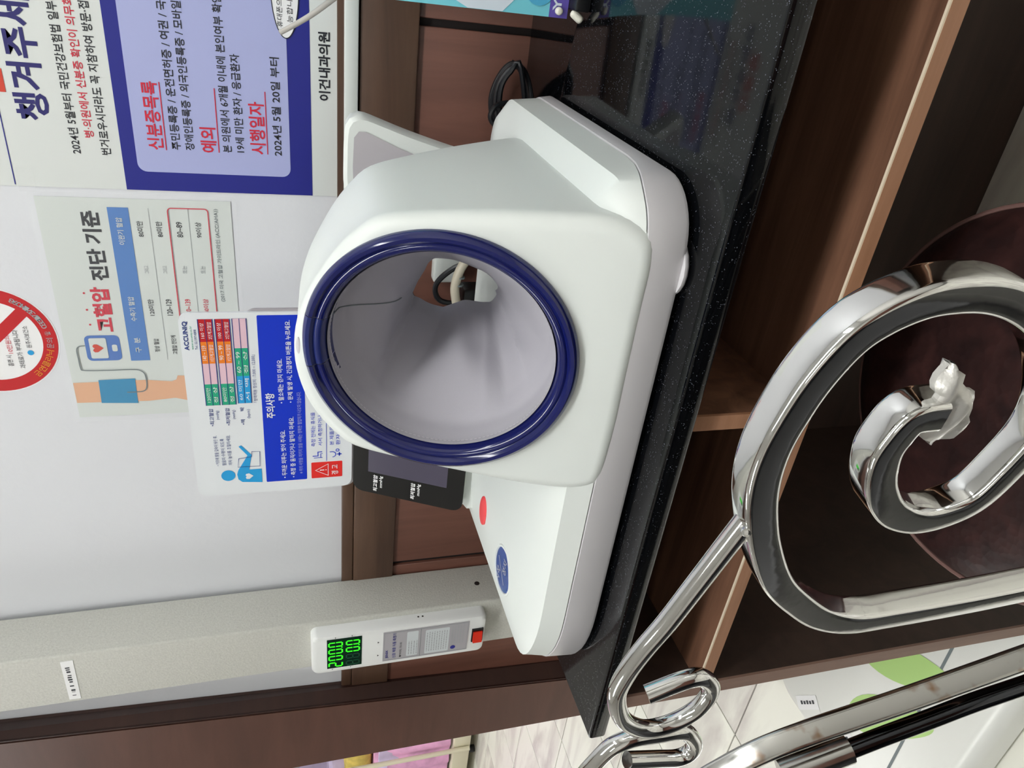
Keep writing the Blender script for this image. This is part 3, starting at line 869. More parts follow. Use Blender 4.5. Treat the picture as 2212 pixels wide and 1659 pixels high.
# ================================================================== laminated blood pressure chart
ch = thing('laminated_chart', (-0.438, YW, 1.0758), 'laminated hypertension chart with blue table bar taped on the white wall', 'poster')
plate('chart_sheet', WALL, rect(-0.5840, -0.2925, 1.0815, 1.2845), 0.0004, 0.0010, 'sheet', ch)
flat('laminate_pouch', WALL, rrect(-0.5900, -0.2865, 1.0750, 1.2905, 0.004, 3), 0.0030, 'film', ch)
k1, k2, k3 = 0.0014, 0.0018, 0.0022
text(WALL, '고혈압', -0.4607, 1.2258, -0.4011, 0.0205, k1, 'redp', ch, 'chart_title', 0.035)
text(WALL, '진단 기준', -0.3927, 1.2228, -0.3076, 0.0195, k1, 'blackp', ch, 'chart_title', 0.035)
multi_flat('title_dots', WALL, [ell(x, z, 0.0013, 0.0013, 10) for x, z in ((-0.4506, 1.2524), (-0.4307, 1.2529), (-0.4088, 1.2528))], k1, 'redp', ch)
flat('table_bar', WALL, rect(-0.5022, -0.3028, 1.1918, 1.2137), k1, 'barblue', ch)
for s_, xm in (('구  분', -0.480), ('수축기 혈압', -0.4300), ('이완기 혈압', -0.3310)):
    w_ = 0.0105 if s_[0] == '구' else 0.0165
    text(WALL, s_, xm - w_, 1.1998, xm + w_, 0.0068, k2, 'sheet', ch, 'table_text', 0.012)
rows = [('정상 혈압', '120미만', '그리고', '80미만', 1.1788, 'blackp'), ('고혈압 전단계', '120~129', '그리고', '80미만', 1.1585, 'blackp'), ('1단계 고혈압', '130~139', '또는', '80~89', 1.1367, 'redp'), ('2단계 고혈압', '140이상', '또는', '90이상', 1.1160, 'redp')]
for r1, r2, r3, r4, z, cm in rows:
    w1 = 0.0095 if len(r1) < 6 else 0.0135
    text(WALL, r1, -0.481 - w1, z, -0.481 + w1, 0.0060, k1, 'blackp', ch, 'table_text', 0.012)
    text(WALL, r2, -0.4395, z, -0.4175, 0.0064, k1, cm, ch, 'table_text', 0.012)
    text(WALL, r3, -0.3835, z, -0.3735, 0.0052, k1, 'lgrey', ch, 'table_text', 0.012)
    text(WALL, r4, -0.3375, z, -0.3185, 0.0066, k1, 'blackp', ch, 'table_text', 0.01)
for z in (1.1712, 1.1496, 1.1289):
    stroke('table_rule', WALL, [(-0.5020, z), (-0.3028, z)], 0.0005, k1, 'lgrey', ch)
stroke('highlight_box', WALL, rrect(-0.4885, -0.3022, 1.1072, 1.1508, 0.004, 4), 0.0012, k2, 'redp', ch, closed=True)
text(WALL, '(2017 미국 고혈압 가이드라인 (ACC/AHA))', -0.4212, 1.0955, -0.3018, 0.0062, k1, 'greyp', ch, 'table_text', 0.012)
flat('arm_picture', WALL, [(-0.5320, 1.2839), (-0.5617, 1.2839), (-0.5630, 1.2000), (-0.5600, 1.1680), (-0.5640, 1.1550), (-0.5690, 1.1400), (-0.5620, 1.1300), (-0.5500, 1.1270), (-0.5370, 1.1300), (-0.5270, 1.1480), (-0.5260, 1.1620), (-0.5320, 1.1640), (-0.5345, 1.1700), (-0.5310, 1.2000)], k1, 'skin', ch)
flat('cuff_picture', WALL, [(-0.5290, 1.2548), (-0.5630, 1.2559), (-0.5655, 1.2133), (-0.5282, 1.2126)], k2, 'cuffblue', ch)
flat('monitor_picture', WALL, rrect(-0.5010, -0.4655, 1.2232, 1.2622, 0.006, 4), k1, 'monblue', ch)
flat('monitor_screen', WALL, rrect(-0.4975, -0.4690, 1.2382, 1.2575, 0.002, 3), k2, 'sheet', ch)
flat('heart_picture', WALL, [(-0.4830, 1.2420), (-0.4775, 1.2490), (-0.4775, 1.2525), (-0.4797, 1.2543), (-0.4820, 1.2535), (-0.4830, 1.2518), (-0.4840, 1.2535), (-0.4863, 1.2543), (-0.4885, 1.2525), (-0.4885, 1.2490)], k3, 'orangep', ch)
flat('monitor_button', WALL, rrect(-0.4880, -0.4785, 1.2268, 1.2328, 0.002, 3), k2, 'sheet', ch)
tb = cat_rom([V((a, b, 0)) for a, b in ((-0.4790, 1.2622), (-0.4800, 1.2690), (-0.4850, 1.2722), (-0.4980, 1.2722), (-0.5100, 1.2718), (-0.5140, 1.2680), (-0.5148, 1.2400), (-0.5148, 1.2120), (-0.5180, 1.2030), (-0.5248, 1.1998), (-0.5400, 1.2000), (-0.5470, 1.2040), (-0.5482, 1.2140), (-0.5482, 1.2243))], 6)
stroke('tube_picture', WALL, [(p.x, p.y) for p in tb], 0.0014, k3, 'greyp', ch)

# ================================================================== no-smoking sticker
ns = thing('no_smoking_sticker', (-0.4712, YW, 1.2905), 'round red and white no-smoking sticker high on the white wall', 'sticker')
NX, NZ, NR = -0.4712, 1.3600, 0.0690
plate('sticker_disc', WALL, ell(NX, NZ, NR + 0.0015, NR + 0.0015, 64), 0.0, 0.0004, 'whitep', ns)
rv, rf = [], []
for k in range(72):
    a = 2 * PI * k / 72
    rv += [WALL.p(NX + NR * math.cos(a), NZ + NR * math.sin(a), 0.0007), WALL.p(NX + 0.0530 * math.cos(a), NZ + 0.0530 * math.sin(a), 0.0007)]
    q = (k + 1) % 72
    rf.append((2 * k, 2 * q, 2 * q + 1, 2 * k + 1))
mesh('red_ring', rv, rf, 'signred', ns)
stroke('red_bar', WALL, [(NX + 0.056 * math.cos(math.radians(-45 + 180)), NZ + 0.056 * math.sin(math.radians(-45 + 180))), (NX + 0.056 * math.cos(math.radians(-45)), NZ + 0.056 * math.sin(math.radians(-45)))], 0.0140, 0.0006, 'signred', ns)
def arc_text(s, a0, a1, rad, h, m):
    n = len(s)
    for i, chh in enumerate(s):
        if chh == ' ': continue
        a = math.radians(a0 + (a1 - a0) * i / max(1, n - 1))
        p = WALL.p(NX + rad * math.cos(a), NZ + rad * math.sin(a), 0.0011)
        t = V((-math.sin(a), 0, math.cos(a)))
        fr = Frame(p, t, V((-math.cos(a), 0, -math.sin(a))))
        text(fr, chh, -h * 0.45, -h / 2, h * 0.45, h, 0, m, ns, 'arc_letter')
arc_text('금연클리닉', 222, 254, 0.0608, 0.0080, 'gold')
arc_text('문의', 263, 270, 0.0608, 0.0072, 'lgrey')
arc_text('☎', 279, 279, 0.0608, 0.0062, 'lgrey')
arc_text('033-737-4098', 288, 330, 0.0608, 0.0060, 'lgrey')
text(WALL, '흡연 시 ', -0.5053, 1.3432, -0.4905, 0.0060, 0.0009, 'blackp', ns)
text(WALL, '10만원의', -0.4880, 1.3405, -0.4640, 0.0060, 0.0009, 'redp', ns)
text(WALL, '과태료가 부과됩니다', -0.5088, 1.3310, -0.4566, 0.0062, 0.0009, 'blackp', ns)
text(WALL, '원주시보건소', -0.4810, 1.3200, -0.4513, 0.0055, 0.0009, 'blackp', ns)
flat('health_logo', WALL, ell(-0.4876, 1.3225, 0.0034, 0.0034, 18), 0.0009, 'psky', ns)

# ================================================================== height and weight scale
hw = thing('height_weight_scale', (-0.97, 0.62, 0), 'grey and white standing height and weight scale with green digits beside the counter', 'scale')
box('column', (-1.02, 0.8195, 0.05), (-0.92, 0.903, 2.05), 'hammer', hw, bev=0.004)
fr = Frame((-0.92, 0.8603, 0.7338), (0, 1, 0), (0, 0, 1))
dome('screw', fr, 0.0045, 0.0045, 0.0012, 'gap', hw, 4, 14)
# label on the column
LB = Frame((0, 0.8195, 0), (1, 0, 0), (0, 0, 1))
lab = plate('name_sticker', LB, [(-1.0125, 1.3325), (-0.9305, 1.3305), (-0.9310, 1.3465), (-1.0120, 1.3475)], 0.0, 0.0008, 'whitep', hw)
rs = random.Random(3)
marks = []
xq = -1.004
while xq < -0.942:
    w_ = rs.uniform(0.0008, 0.0035)
    if rs.random() > 0.25:
        marks.append(rect(xq, xq + w_, 1.3375 - rs.uniform(0, 0.001), 1.3415 + rs.uniform(0, 0.001)))
    xq += w_ + 0.0018
multi_flat('sticker_print', LB, marks, 0.0011, 'blackp', lab)
# display head on the column
DV = Frame((0, 0.797, 0), (1, 0, 0), (0, 0, 1))
dl = []
for y, i in ((0.8193, 0.0), (0.803, 0.0), (0.7985, 0.0022), (0.797, 0.007)):
    dl.append([V((x, y, z)) for x, z in rrect(-1.0125 + i, -0.9280 - i, 0.7300 + i, 1.0065 - i, 0.010 if i < 0.003 else 0.006, 6)])
vs, fs = loft(dl, True, True)
dvh = mesh('display_head', vs, [f[::-1] for f in fs], 'dev', hw, None, True)
flat('led_window', DV, rect(-1.0005, -0.9350, 0.9305, 0.9835), 0.0004, 'lcd', dvh)
def seg_digit(ch_, x, z, w, h, mm, on=True):
    segs = {'0': 'abcdef', '2': 'abged', '8': 'abcdefg'}[ch_]
    t = 0.0021
    pos = {'a': [(x, z + h), (x + w, z + h)], 'b': [(x + w, z + h), (x + w, z + h / 2)], 'c': [(x + w, z + h / 2), (x + w, z)], 'd': [(x, z), (x + w, z)], 'e': [(x, z), (x, z + h / 2)], 'f': [(x, z + h / 2), (x, z + h)], 'g': [(x, z + h / 2), (x + w, z + h / 2)]}
    vs, fs = [], []
    for q in segs:
        (ax, az), (bx2, bz) = pos[q]
        d = V((bx2 - ax, bz - az)); d.normalize()
        ps, f_ = stroke_geo([V((ax, az)) + d * 0.0008, V((bx2, bz)) - d * 0.0008], t)
        k = len(vs)
        vs += [DV.p(p.x, p.y, 0.0008) for p in ps]
        fs += [tuple(k + i for i in f[::-1]) for f in f_]
    mesh('digit', vs, fs, mm, dvh)
for ch_, x in (('2', -0.9965), ('0', -0.9815), ('0', -0.9665), ('0', -0.9510)):
    seg_digit(ch_, x, 0.9605, 0.0085, 0.0200, 'seg')
for ch_, x, mm in (('8', -0.9965, 'segoff'), ('8', -0.9815, 'segoff'), ('0', -0.9665, 'seg'), ('0', -0.9510, 'seg')):
    seg_digit(ch_, x, 0.9345, 0.0085, 0.0195, mm)
multi_flat('decimal_points', DV, [rect(-0.9548, -0.9530, 0.9600, 0.9618), rect(-0.9548, -0.9530, 0.9340, 0.9358)], 0.0008, 'seg', dvh)
lbp = plate('rating_label', DV, rect(-1.0018, -0.9352, 0.7592, 0.8975), 0.0, 0.0006, 'label', dvh)
stroke('label_frame', DV, rect(-0.9998, -0.9372, 0.7612, 0.8955), 0.0006, 0.0009, 'greyp', dvh, closed=True)
stroke('label_rule', DV, [(-1.0, 0.8380), (-0.937, 0.8380)], 0.0006, 0.0009, 'greyp', dvh)
flat('label_field', DV, rrect(-0.9965, -0.9405, 0.8417, 0.8600, 0.002, 3), 0.0009, 'labelw', dvh)
flat('label_field', DV, rrect(-0.9972, -0.9420, 0.7913, 0.8303, 0.002, 3), 0.0009, 'labelw', dvh)
text(DV, 'JENIX', -0.9955, 0.8882, -0.9765, 0.0050, 0.0010, 'royal', dvh, bold=0.02)
text(DV, '신장 체중 자동 측정기', -0.9962, 0.8770, -0.9395, 0.0056, 0.0010, 'royal', dvh, bold=0.01)
text(DV, '■ MODEL : DS-102', -0.9957, 0.8680, -0.9620, 0.0032, 0.0010, 'blackp', dvh)
lm = []
for z0, z1, xa, xb, st in ((0.8440, 0.8570, -0.993, -0.962, 0.0042), (0.7935, 0.8280, -0.992, -0.947, 0.0040), (0.7640, 0.7870, -0.983, -0.940, 0.0046)):
    z = z1
    while z > z0:
        x = xa
        while x < xb:
            w_ = rs.uniform(0.002, 0.006)
            lm.append(rect(x, min(x + w_, xb), z - 0.0014, z))
            x += w_ + 0.0012
        z -= st
multi_flat('label_small_print', DV, lm, 0.0011, 'lgrey', dvh)
flat('label_logo', DV, ell(-0.9910, 0.7835, 0.0042, 0.0042, 18), 0.0011, 'royal', dvh)
sw = box('switch_frame', (-0.9840, 0.7945, 0.7345), (-0.9552, 0.7985, 0.7535), 'blackplastic', dvh)
sv_ = [(-0.9825, 0.7945, 0.7365), (-0.9600, 0.7945, 0.7365), (-0.9600, 0.7945, 0.7515), (-0.9825, 0.7945, 0.7515), (-0.9825, 0.7905, 0.7365), (-0.9600, 0.7925, 0.7365), (-0.9600, 0.7925, 0.7515), (-0.9825, 0.7905, 0.7515)]
mesh('power_switch', sv_, [(3, 2, 1, 0), (4, 5, 6, 7), (0, 1, 5, 4), (1, 2, 6, 5), (2, 3, 7, 6), (3, 0, 4, 7)], 'switch', dvh)
for zz in (0.8406, 0.8336):
    fr = Frame((-0.9280, 0.8129, zz), (0, 1, 0), (0, 0, 1))
    dome('vent_hole', fr, 0.0016, 0.0016, 0.0002, 'gap', dvh, 3, 10)
multi_flat('unit_marks', DV, [rect(-0.9335, -0.9310, 0.970, 0.9712), rect(-0.9335, -0.9310, 0.945, 0.9462), rect(-1.0040, -1.0022, 0.975, 0.9762), rect(-1.0040, -1.0022, 0.947, 0.9482), [(-0.9560, 0.9035), (-0.9580, 0.9060), (-0.9540, 0.9060)], [(-0.9860, 0.9035), (-0.9880, 0.9060), (-0.9840, 0.9060)]], 0.0004, 'blackp', dvh)
# platform
pl_ = []
for z, i in ((0.012, 0.012), (0.015, 0.004), (0.060, 0.0), (0.072, 0.005), (0.078, 0.014), (0.080, 0.024)):
    pl_.append([(x, y, z) for x, y in rrect(-1.24 + i, -0.705 - i, 0.420 + i, 0.815 - i, 0.07 - i, 8)])
vs, fs = loft(pl_, True, True)
pf_ = mesh('platform', vs, fs, 'platform', hw, None, True)
PT = Frame((0, 0, 0.080), (1, 0, 0), (0, 1, 0))
def foot_mark(cx_, cy_, rot, sgn):
    pts = []
    for k in range(36):
        a = 2 * PI * k / 36
        r_ = 1.0
        yy = 0.098 * math.sin(a)
        xx = 0.034 * math.cos(a) * (1.0 + 0.25 * math.sin(a)) + sgn * 0.006 * math.sin(a) ** 2
        pts.append((cx_ + xx * math.cos(rot) - yy * math.sin(rot), cy_ + xx * math.sin(rot) + yy * math.cos(rot)))
    flat('foot_mark', PT, pts, 0.0008, 'green', pf_)
foot_mark(-0.930, 0.585, 0.55, 1)
foot_mark(-1.035, 0.560, 0.85, -1)
stroke('platform_groove', PT, [(-1.18, 0.5130), (-0.76, 0.5320)], 0.005, 0.0006, 'greyp', pf_)
flat('blue_badge', PT, [(-1.012, 0.668), (-0.990, 0.640), (-0.966, 0.675), (-0.985, 0.70)], 0.0006, 'lav', pf_)
flat('badge_dot', PT, ell(-0.988, 0.674, 0.010, 0.010, 16), 0.0010, 'pblue', pf_)
for x, y in ((-1.190, 0.704), (-1.170, 0.612)):
    q = Frame((x, y, 0.0802), V((0.55, -0.4, 0)).normalized(), V((0.4, 0.55, 0)).normalized())
    st_ = flat('note_sticker', q, rect(-0.032, 0.032, -0.013, 0.013), 0.0006, 'whitep', pf_)
    multi_flat('sticker_print', q, [rect(-0.020 + 0.009 * k, -0.014 + 0.009 * k, -0.003, 0.004 - 0.001 * (k % 2)) for k in range(5)], 0.0010, 'blackp', st_)
stroke('round_seam', PT, ell(-1.105, 0.500, 0.040, 0.040, 14, 200, 330), 0.005, 0.0006, 'greyp', pf_)
for x in (-1.18, -0.76):
    for y in (0.48, 0.76):
        dome('foot', Frame((x, y, 0.013), (1, 0, 0), (0, -1, 0)), 0.018, 0.018, 0.013, 'blackplastic', hw, 3, 14)

# ================================================================== desk banner stand
ds = thing('desk_banner', (0.06, 0.76, ZC), 'teal and purple desk banner board on black stand at the counter end', 'desk sign')
DB = Frame((0, 0.745, 0), (1, 0, 0), (0, 0, 1))
plate('board', DB, rect(-0.0500, 0.16, 0.7560, 1.02), -0.004, 0.0, 'teal', ds)
flat('purple_band', DB, rect(-0.0500, 0.16, 0.7560, 0.7745), 0.0004, 'purple', ds)
text(DB, 'Y', -0.0440, 0.7630, -0.0330, 0.0085, 0.0008, 'palep', ds, 'board_letter', 0.02)
flat('board_picture', DB, [(-0.0447, 0.8648), (-0.0497, 0.8535), (-0.0495, 0.8202), (-0.0393, 0.8102), (0.02, 0.78), (0.08, 0.83), (0.08, 0.95), (0.0, 0.95), (-0.02, 0.905)], 0.0004, 'palep', ds)
flat('board_picture', DB, ell(-0.026, 0.786, 0.0155, 0.0150, 28), 0.0008, 'skyp', ds)
box('stand_base', (-0.0420, 0.726, ZC + 0.0005), (0.15, 0.775, 0.7555), 'blackplastic', ds, bev=0.002)
fr = Frame((-0.0440, 0.742, 0.7655), (1, 0, 0), (0, 0, 1))
dome('white_knob', fr, 0.0036, 0.0036, 0.0030, 'rubber', ds, 5, 18)
cp0, cp1 = V((-0.0440, 0.737, 0.7530)), V((-0.0490, 0.735, 0.7458))
sweep('white_cap', [cp0.lerp(cp1, t) for t in (-0.25, -0.22, -0.10, 0.1, 0.5, 0.9, 1.10, 1.22, 1.25)], circ(0.0040, 16), 'rubber', ds, scale=lambda t: (0.15, 0.55, 0.9, 1, 1, 1, 0.9, 0.55, 0.15)[round(t * 8)])
tube('stand_rod', [(-0.0870, 0.755, 1.0200), (-0.0700, 0.755, 0.9925), (-0.0420, 0.756, 0.9560), (0.02, 0.757, 0.872), (0.06, 0.757, 0.80)], 0.0026, 'rod', ds, 6, 10, scale=lambda t: 0.85 + 0.4 * t)

# ================================================================== cables behind the monitor
pc = thing('power_cable', (-0.13, 0.83, ZC), 'coiled black power cable lying behind the monitor on the counter', 'cable')
pts = []
for k in range(0, 49):
    a = k / 48 * 2 * PI * 4
    q = k / 48
    pts.append((-0.150 + 0.040 * math.cos(a), 0.846 + 0.040 * q + 0.004 * math.sin(a), 0.7645 + (0.018 + 0.003 * math.sin(k)) * math.sin(a)))
tube('cable', [(-0.26, 0.86, 0.7435), (-0.20, 0.852, 0.7438)] + pts, 0.0030, 'cable', pc, 4, 8)
tube('cable_loop', [(-0.19, 0.842, 0.7432), (-0.178, 0.842, 0.778), (-0.166, 0.843, 0.794), (-0.153, 0.844, 0.790), (-0.148, 0.848, 0.775)], 0.0032, 'cable', pc, 6, 8)
ad = thing('power_adapter', (-0.40, 0.86, ZC), 'black power adapter and leads seen through the arm cuff opening', 'adapter')
box('adapter_body', (-0.425, 0.838, 0.7455), (-0.374, 0.868, 0.808), 'blackplastic', ad, bev=0.004)
tube('lead', [(-0.400, 0.853, 0.806), (-0.394, 0.852, 0.835), (-0.372, 0.850, 0.842), (-0.350, 0.846, 0.825), (-0.335, 0.842, 0.800), (-0.31, 0.846, 0.76), (-0.28, 0.85, 0.7440)], 0.0036, 'cable', ad, 6, 8)
tube('lead', [(-0.418, 0.853, 0.806), (-0.410, 0.853, 0.852), (-0.385, 0.850, 0.872), (-0.352, 0.845, 0.882), (-0.325, 0.84, 0.86), (-0.30, 0.845, 0.80), (-0.29, 0.85, 0.7435)], 0.0028, 'cable', ad, 6, 8)
pu = tag(box('wall_socket', (-0.385, 0.886, 0.800), (-0.330, 0.9045, 0.838), 'white', None, bev=0.003), 'small white socket block on the wainscot seen through the cuff', 'socket')
wr = thing('beige_lead', (-0.36, 0.83, ZC), 'thick beige tied lead lying below the socket block', 'cable')
tube('lead', [(-0.39, 0.835, 0.8175), (-0.365, 0.832, 0.8215), (-0.335, 0.83, 0.8135), (-0.31, 0.83, 0.79), (-0.29, 0.835, 0.7463)], 0.0058, 'cablegrey', wr, 6, 10)
for k in (0.30, 0.42):
    p = V((-0.39, 0.835, 0.8175)).lerp(V((-0.335, 0.83, 0.8135)), k * 1.6)
    tube('tie', [(p.x - 0.001, p.y, p.z + 0.0022), (p.x + 0.001, p.y, p.z + 0.0020)], 0.0066, 'greyp', wr, 2, 10)

# ================================================================== patient chair with chrome scroll back
chr_ = thing('patient_chair', (-0.28, 0.36, 0), 'chrome scroll-back chair with round dark brown leather seat in front of the counter', 'chair')
SCX, SCY, SR = -0.28, 0.388, 0.168
def lathe(prof_, cxx, cyy, n=64): return [[V((cxx + r * math.cos(2 * PI * k / n), cyy + r * math.sin(2 * PI * k / n), z)) for k in range(n)] for r, z in prof_]
vs, fs = loft(lathe([(0.10, 0.402), (SR - 0.006, 0.404), (SR, 0.412), (SR + 0.001, 0.430), (SR - 0.003, 0.446), (SR - 0.012, 0.456), (SR - 0.030, 0.462), (0.09, 0.467), (0.03, 0.468)], SCX, SCY), True, True)
seat = mesh('seat', vs, fs, 'leather', chr_, None, True)
pipe = [V((SCX + (SR - 0.003) * math.cos(2 * PI * k / 72), SCY + (SR - 0.003) * math.sin(2 * PI * k / 72), 0.4475)) for k in range(72)]
loops = []
for k in range(72):
    a = 2 * PI * k / 72
    er = V((math.cos(a), math.sin(a), 0))
    loops.append([pipe[k] + er * 0.0022 * math.cos(b) + V((0, 0, 0.0022 * math.sin(b))) for b in [2 * PI * j / 8 for j in range(8)]])
vs, fs = loft(loops, ring=True)
mesh('seat_piping', vs, fs, 'piping', seat, None, True)
loops = []
for k in range(64):
    a = 2 * PI * k / 64
    er = V((math.cos(a), math.sin(a), 0)); p = V((SCX, SCY, 0.392)) + er * 0.150
    loops.append([p + er * 0.010 * math.cos(b) + V((0, 0, 0.010 * math.sin(b))) for b in [2 * PI * j / 10 for j in range(10)]])
vs, fs = loft(loops, ring=True)
mesh('seat_ring', vs, fs, 'chrome', chr_, None, True)
for sx_, sy_ in ((1, 1), (-1, 1), (1, -1), (-1, -1)):
    tube('leg', [(SCX + sx_ * 0.098, SCY + sy_ * 0.105, 0.392), (SCX + sx_ * 0.125, SCY + sy_ * 0.130, 0.25), (SCX + sx_ * 0.150, SCY + sy_ * 0.150, 0.06), (SCX + sx_ * 0.155, SCY + sy_ * 0.155, 0.002)], 0.0095, 'chrome', chr_, 8, 12)
BN = V((-0.125, -1, 0)).normalized()       # back plane faces the room
scroll = [(-0.2150, 0.195, 0.430), (-0.2165, 0.178, 0.50), (-0.2185, 0.168, 0.60), (-0.2190, 0.1657, 0.6767), (-0.2212, 0.1662, 0.7080), (-0.2232, 0.1664, 0.7451), (-0.2240, 0.1665, 0.7840), (-0.2234, 0.1665, 0.8048), (-0.2164, 0.1657, 0.8236), (-0.2035, 0.1641, 0.8407), (-0.1871, 0.1619, 0.8575), (-0.1656, 0.1592, 0.8719), (-0.1470, 0.1569, 0.8812), (-0.1327, 0.1551, 0.8862), (-0.1192, 0.1534, 0.8884), (-0.1070, 0.1519, 0.8879), (-0.0924, 0.1500, 0.8855), (-0.0793, 0.1484, 0.8800), (-0.0718, 0.1475, 0.8722), (-0.0667, 0.1468, 0.8619), (-0.0650, 0.1466, 0.8510), (-0.0653, 0.1467, 0.8401), (-0.0681, 0.1470, 0.8287), (-0.0737, 0.1477, 0.8165), (-0.0831, 0.1489, 0.8031), (-0.0941, 0.1503, 0.7925), (-0.1079, 0.1520, 0.7833), (-0.1226, 0.1538, 0.7793), (-0.1386, 0.1558, 0.7816), (-0.1523, 0.1575, 0.7864), (-0.1589, 0.1584, 0.7964), (-0.1602, 0.1585, 0.8096), (-0.1542, 0.1578, 0.8241), (-0.1413, 0.1562, 0.8363), (-0.1267, 0.1543, 0.8431), (-0.1177, 0.1532, 0.8432), (-0.1102, 0.1523, 0.8402), (-0.1089, 0.1521, 0.8308)]
def sq(w, d, n=28, e=6.0):
    out = []
    for k in range(n):
        a = 2 * PI * k / n
        ca, sa = math.cos(a), math.sin(a)
        out.append((w / 2 * math.copysign(abs(ca) ** (2 / e), ca), d / 2 * math.copysign(abs(sa) ** (2 / e), sa)))
    return out
PATH = cat_rom(scroll, 7)
sc1 = sweep('back_scroll', PATH, sq(0.0118, 0.0125), 'chrome', chr_, normal=BN)
sc1['label'] = 'chrome spiral of the backrest ending in a leaf'
# mirrored scroll on the far side, with its slanting upright
AX = -0.293
mir = lambda p: V((2 * AX - p[0], 0.166 - (2 * AX - p[0] + 0.22) * 0.125, p[2]))
left = [(-0.262, 0.20, 0.430), (-0.268, 0.178, 0.53), (-0.2814, 0.1737, 0.6169), (-0.2940, 0.1752, 0.6533), (-0.3081, 0.1770, 0.6957), (-0.3163, 0.1780, 0.7217), (-0.3238, 0.1790, 0.7476), (-0.3311, 0.1799, 0.7732), (-0.3412, 0.1812, 0.7971), (-0.3579, 0.1832, 0.8158), (-0.3790, 0.1859, 0.8309)] + [tuple(mir(p)) for p in scroll[11:]]
sweep('back_scroll', cat_rom(left, 7), sq(0.0150, 0.0125), 'chromeworn', chr_, normal=V((-0.50, -0.85, 0.12)))
sweep('back_bar', cat_rom([(-0.290, 0.20, 0.430), (-0.302, 0.178, 0.52), (-0.3168, 0.1781, 0.5868), (-0.3288, 0.1796, 0.6271), (-0.3378, 0.1807, 0.6597), (-0.3482, 0.1820, 0.6866), (-0.3579, 0.1832, 0.7137), (-0.3688, 0.1846, 0.7399), (-0.3720, 0.1850, 0.7530)], 6), circ(0.0052, 14), 'darkchrome', chr_)
fr = Frame((-0.3735, 0.185, 0.760), (1, 0, 0), (0, 0, 1))
sweep('bar_cap', [V((-0.3640, 0.1840, 0.732)), V((-0.3690, 0.1846, 0.745)), V((-0.3740, 0.1853, 0.758)), V((-0.3790, 0.186, 0.770))], circ(0.0078, 14), 'chromeworn', chr_)
rod1 = [(-0.1500, 0.1572, 0.8806), (-0.1696, 0.1597, 0.8852), (-0.1886, 0.1621, 0.8896), (-0.2089, 0.1646, 0.8945), (-0.2251, 0.1666, 0.8995), (-0.2409, 0.1686, 0.9027), (-0.2561, 0.1705, 0.9028), (-0.2745, 0.1728, 0.8963), (-0.2858, 0.1742, 0.8878), (-0.2919, 0.1750, 0.8781), (-0.2909, 0.1749, 0.8668), (-0.2831, 0.1739, 0.8576), (-0.2713, 0.1724, 0.8547), (-0.2625, 0.1713, 0.8567), (-0.2555, 0.1704, 0.8625), (-0.2533, 0.1702, 0.8677), (-0.2552, 0.1704, 0.8758), (-0.2606, 0.1711, 0.8878)]
tube('curled_rod', rod1, 0.0040, 'chrome', chr_, 7, 16)
rod2 = [tuple(mir(p)) for p in rod1[:4]] + [(-0.3477, 0.1820, 0.9017), (-0.3270, 0.1795, 0.9012), (-0.3145, 0.1778, 0.8982), (-0.3036, 0.1765, 0.8940), (-0.2990, 0.1758, 0.8883), (-0.2978, 0.1757, 0.8814), (-0.2987, 0.1758, 0.8715), (-0.2992, 0.1758, 0.8622), (-0.3034, 0.1763, 0.8548), (-0.3162, 0.1780, 0.8464), (-0.3254, 0.1792, 0.8459), (-0.3284, 0.1794, 0.8516), (-0.3252, 0.1790, 0.8625), (-0.3190, 0.1781, 0.8814)]
tube('curled_rod', rod2, 0.0040, 'chrome', chr_, 7, 16)
# weld beads where the rod meets the scroll
wv, wf_ = [], []
for k in range(16):
    c = V((-0.1515 - 0.0045 * rs.random(), 0.1574 - 0.005 * rs.random(), 0.8815 + 0.004 * rs.uniform(-0.6, 1)))
    r_ = rs.uniform(0.0010, 0.0018)
    b0 = len(wv)
    for i in range(5):
        ph = PI * i / 4
        for j in range(8):
            th = 2 * PI * j / 8
            wv.append(c + V((r_ * math.sin(ph) * math.cos(th), r_ * math.sin(ph) * math.sin(th), r_ * math.cos(ph))))
    for i in range(4):
        for j in range(8):
            wf_.append((b0 + i * 8 + j, b0 + i * 8 + (j + 1) % 8, b0 + (i + 1) * 8 + (j + 1) % 8, b0 + (i + 1) * 8 + j))
mesh('weld_beads', wv, wf_, 'chrome', chr_, None, True)
# leaf at the end of the spiral
lb, lt_ = V((-0.1235, 0, 0.8165)), V((-0.0893, 0, 0.8388))
ld = (lt_ - lb).normalized()
lw = V((-ld.z, 0, ld.x))
loops = []
for side_y in (0.0, 0.0022):
    for a in range(17):
        t = a / 16
        hwid = 0.0086 * (math.sin(PI * min(1, t * 1.15 + 0.12)) ** 0.8 if t < 0.72 else 0.62 * (1 - t) / 0.28) + 0.0006
        row = []
        for b in range(-4, 5):
            v_ = b / 4
            p = lb.lerp(lt_, t) + lw * (hwid * v_ * (1 + 0.10 * math.sin(a * 1.9 + v_)))
            y = 0.166 - (p.x + 0.22) * 0.125 - 0.0042 * (1 - v_ * v_) * math.sin(PI * t) + 0.0012 * math.sin(3 * v_ + a * 0.8) - 0.003 * t + side_y
            row.append(V((p.x, y, p.z)))
        loops.append(row)
vs = [p for r_ in loops for p in r_]
fs = []
for k0 in (0, 17):
    for a in range(16):
        for b in range(8):
            q = ((k0 + a) * 9 + b, (k0 + a) * 9 + b + 1, (k0 + a + 1) * 9 + b + 1, (k0 + a + 1) * 9 + b)
            fs.append(q if k0 else q[::-1])
for a in range(16):
    fs += [(a * 9, (a + 1) * 9, (18 + a) * 9, (17 + a) * 9), ((a + 1) * 9 + 8, a * 9 + 8, (17 + a) * 9 + 8, (18 + a) * 9 + 8)]
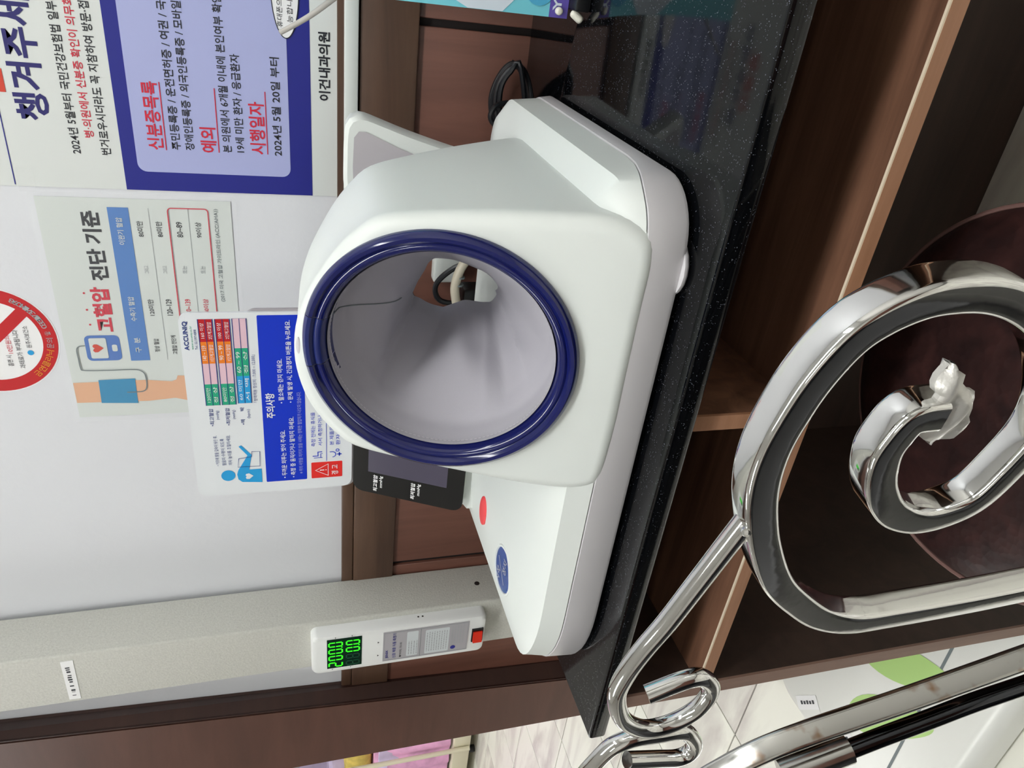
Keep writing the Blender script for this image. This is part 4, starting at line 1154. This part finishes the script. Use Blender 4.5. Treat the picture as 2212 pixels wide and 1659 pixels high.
lfo = mesh('leaf', vs, fs, 'pewter', sc1, None, True)

# ================================================================== bed in the next room
bd = thing('treatment_bed', (-4.9, 3.0, 0), 'cream steel treatment bed with pink patterned bedding in the next room', 'bed')
box('bed_base', (-5.7, 2.60, 0.05), (-3.95, 3.5, 0.155), 'bedframe', bd, bev=0.008)
box('mattress', (-5.7, 2.64, 0.42), (-3.95, 3.48, 0.60), 'bedlilac', bd, bev=0.03)
cv = []
for k in range(41):
    x = -5.68 + 1.73 * k / 40
    cv.append([V((x, 2.625 + 0.012 * math.sin(k * 1.7), z)) for z in (0.17, 0.30, 0.45)] + [V((x, 2.66, 0.615)), V((x, 3.4, 0.62))])
vs, fs = loft(cv, False, False, closed=False)
mesh('blanket', vs, fs, 'bedpink', bd, None, True)
box('pillow', (-4.45, 2.70, 0.62), (-3.98, 3.2, 0.78), 'bedgreen', bd, bev=0.04)
box('folded_quilt', (-5.5, 2.68, 0.62), (-4.5, 3.3, 0.86), 'bedlilac', bd, bev=0.05)
box('headboard', (-5.7, 3.46, 0.15), (-3.95, 3.50, 1.05), 'bedlilac', bd, bev=0.01)
for x in (-5.65, -4.15):
    tube('bed_post', [(x, 2.585, 0.06), (x, 2.585, 0.4), (x, 2.585, 0.82)], 0.014, 'bedframe', bd, 3, 12)
tube('bed_rail', [(-5.65, 2.585, 0.82), (-4.9, 2.585, 0.82), (-4.15, 2.585, 0.82)], 0.012, 'bedframe', bd, 3, 12)
for x in (-5.6, -4.28):
    for y in (2.66, 3.42):
        tube('bed_foot', [(x, y, 0.06), (x, y, 0.03), (x, y, 0.001)], 0.022, 'blackplastic', bd, 3, 12)

# ================================================================== unseen bench added to darken the chrome reflections
wbn = thing('added_dark_bench', (-1.0, -0.75, 0), 'unseen black bench added so the chrome reflects something dark', 'bench')
box('bench_seat', (-1.90, -0.80, 0.34), (-0.30, -0.10, 0.45), 'benchblack', wbn, bev=0.02)
box('bench_back', (-1.90, -0.90, 0.40), (-0.30, -0.79, 0.80), 'benchblack', wbn, bev=0.02)
box('bench_skirt', (-1.88, -0.78, 0.05), (-0.32, -0.115, 0.345), 'benchblack', wbn)
for x in (-1.84, -0.36):
    for y in (-0.74, -0.15):
        tube('bench_foot', [(x, y, 0.06), (x, y, 0.02), (x, y, 0.001)], 0.02, 'chrome', wbn, 3, 12)
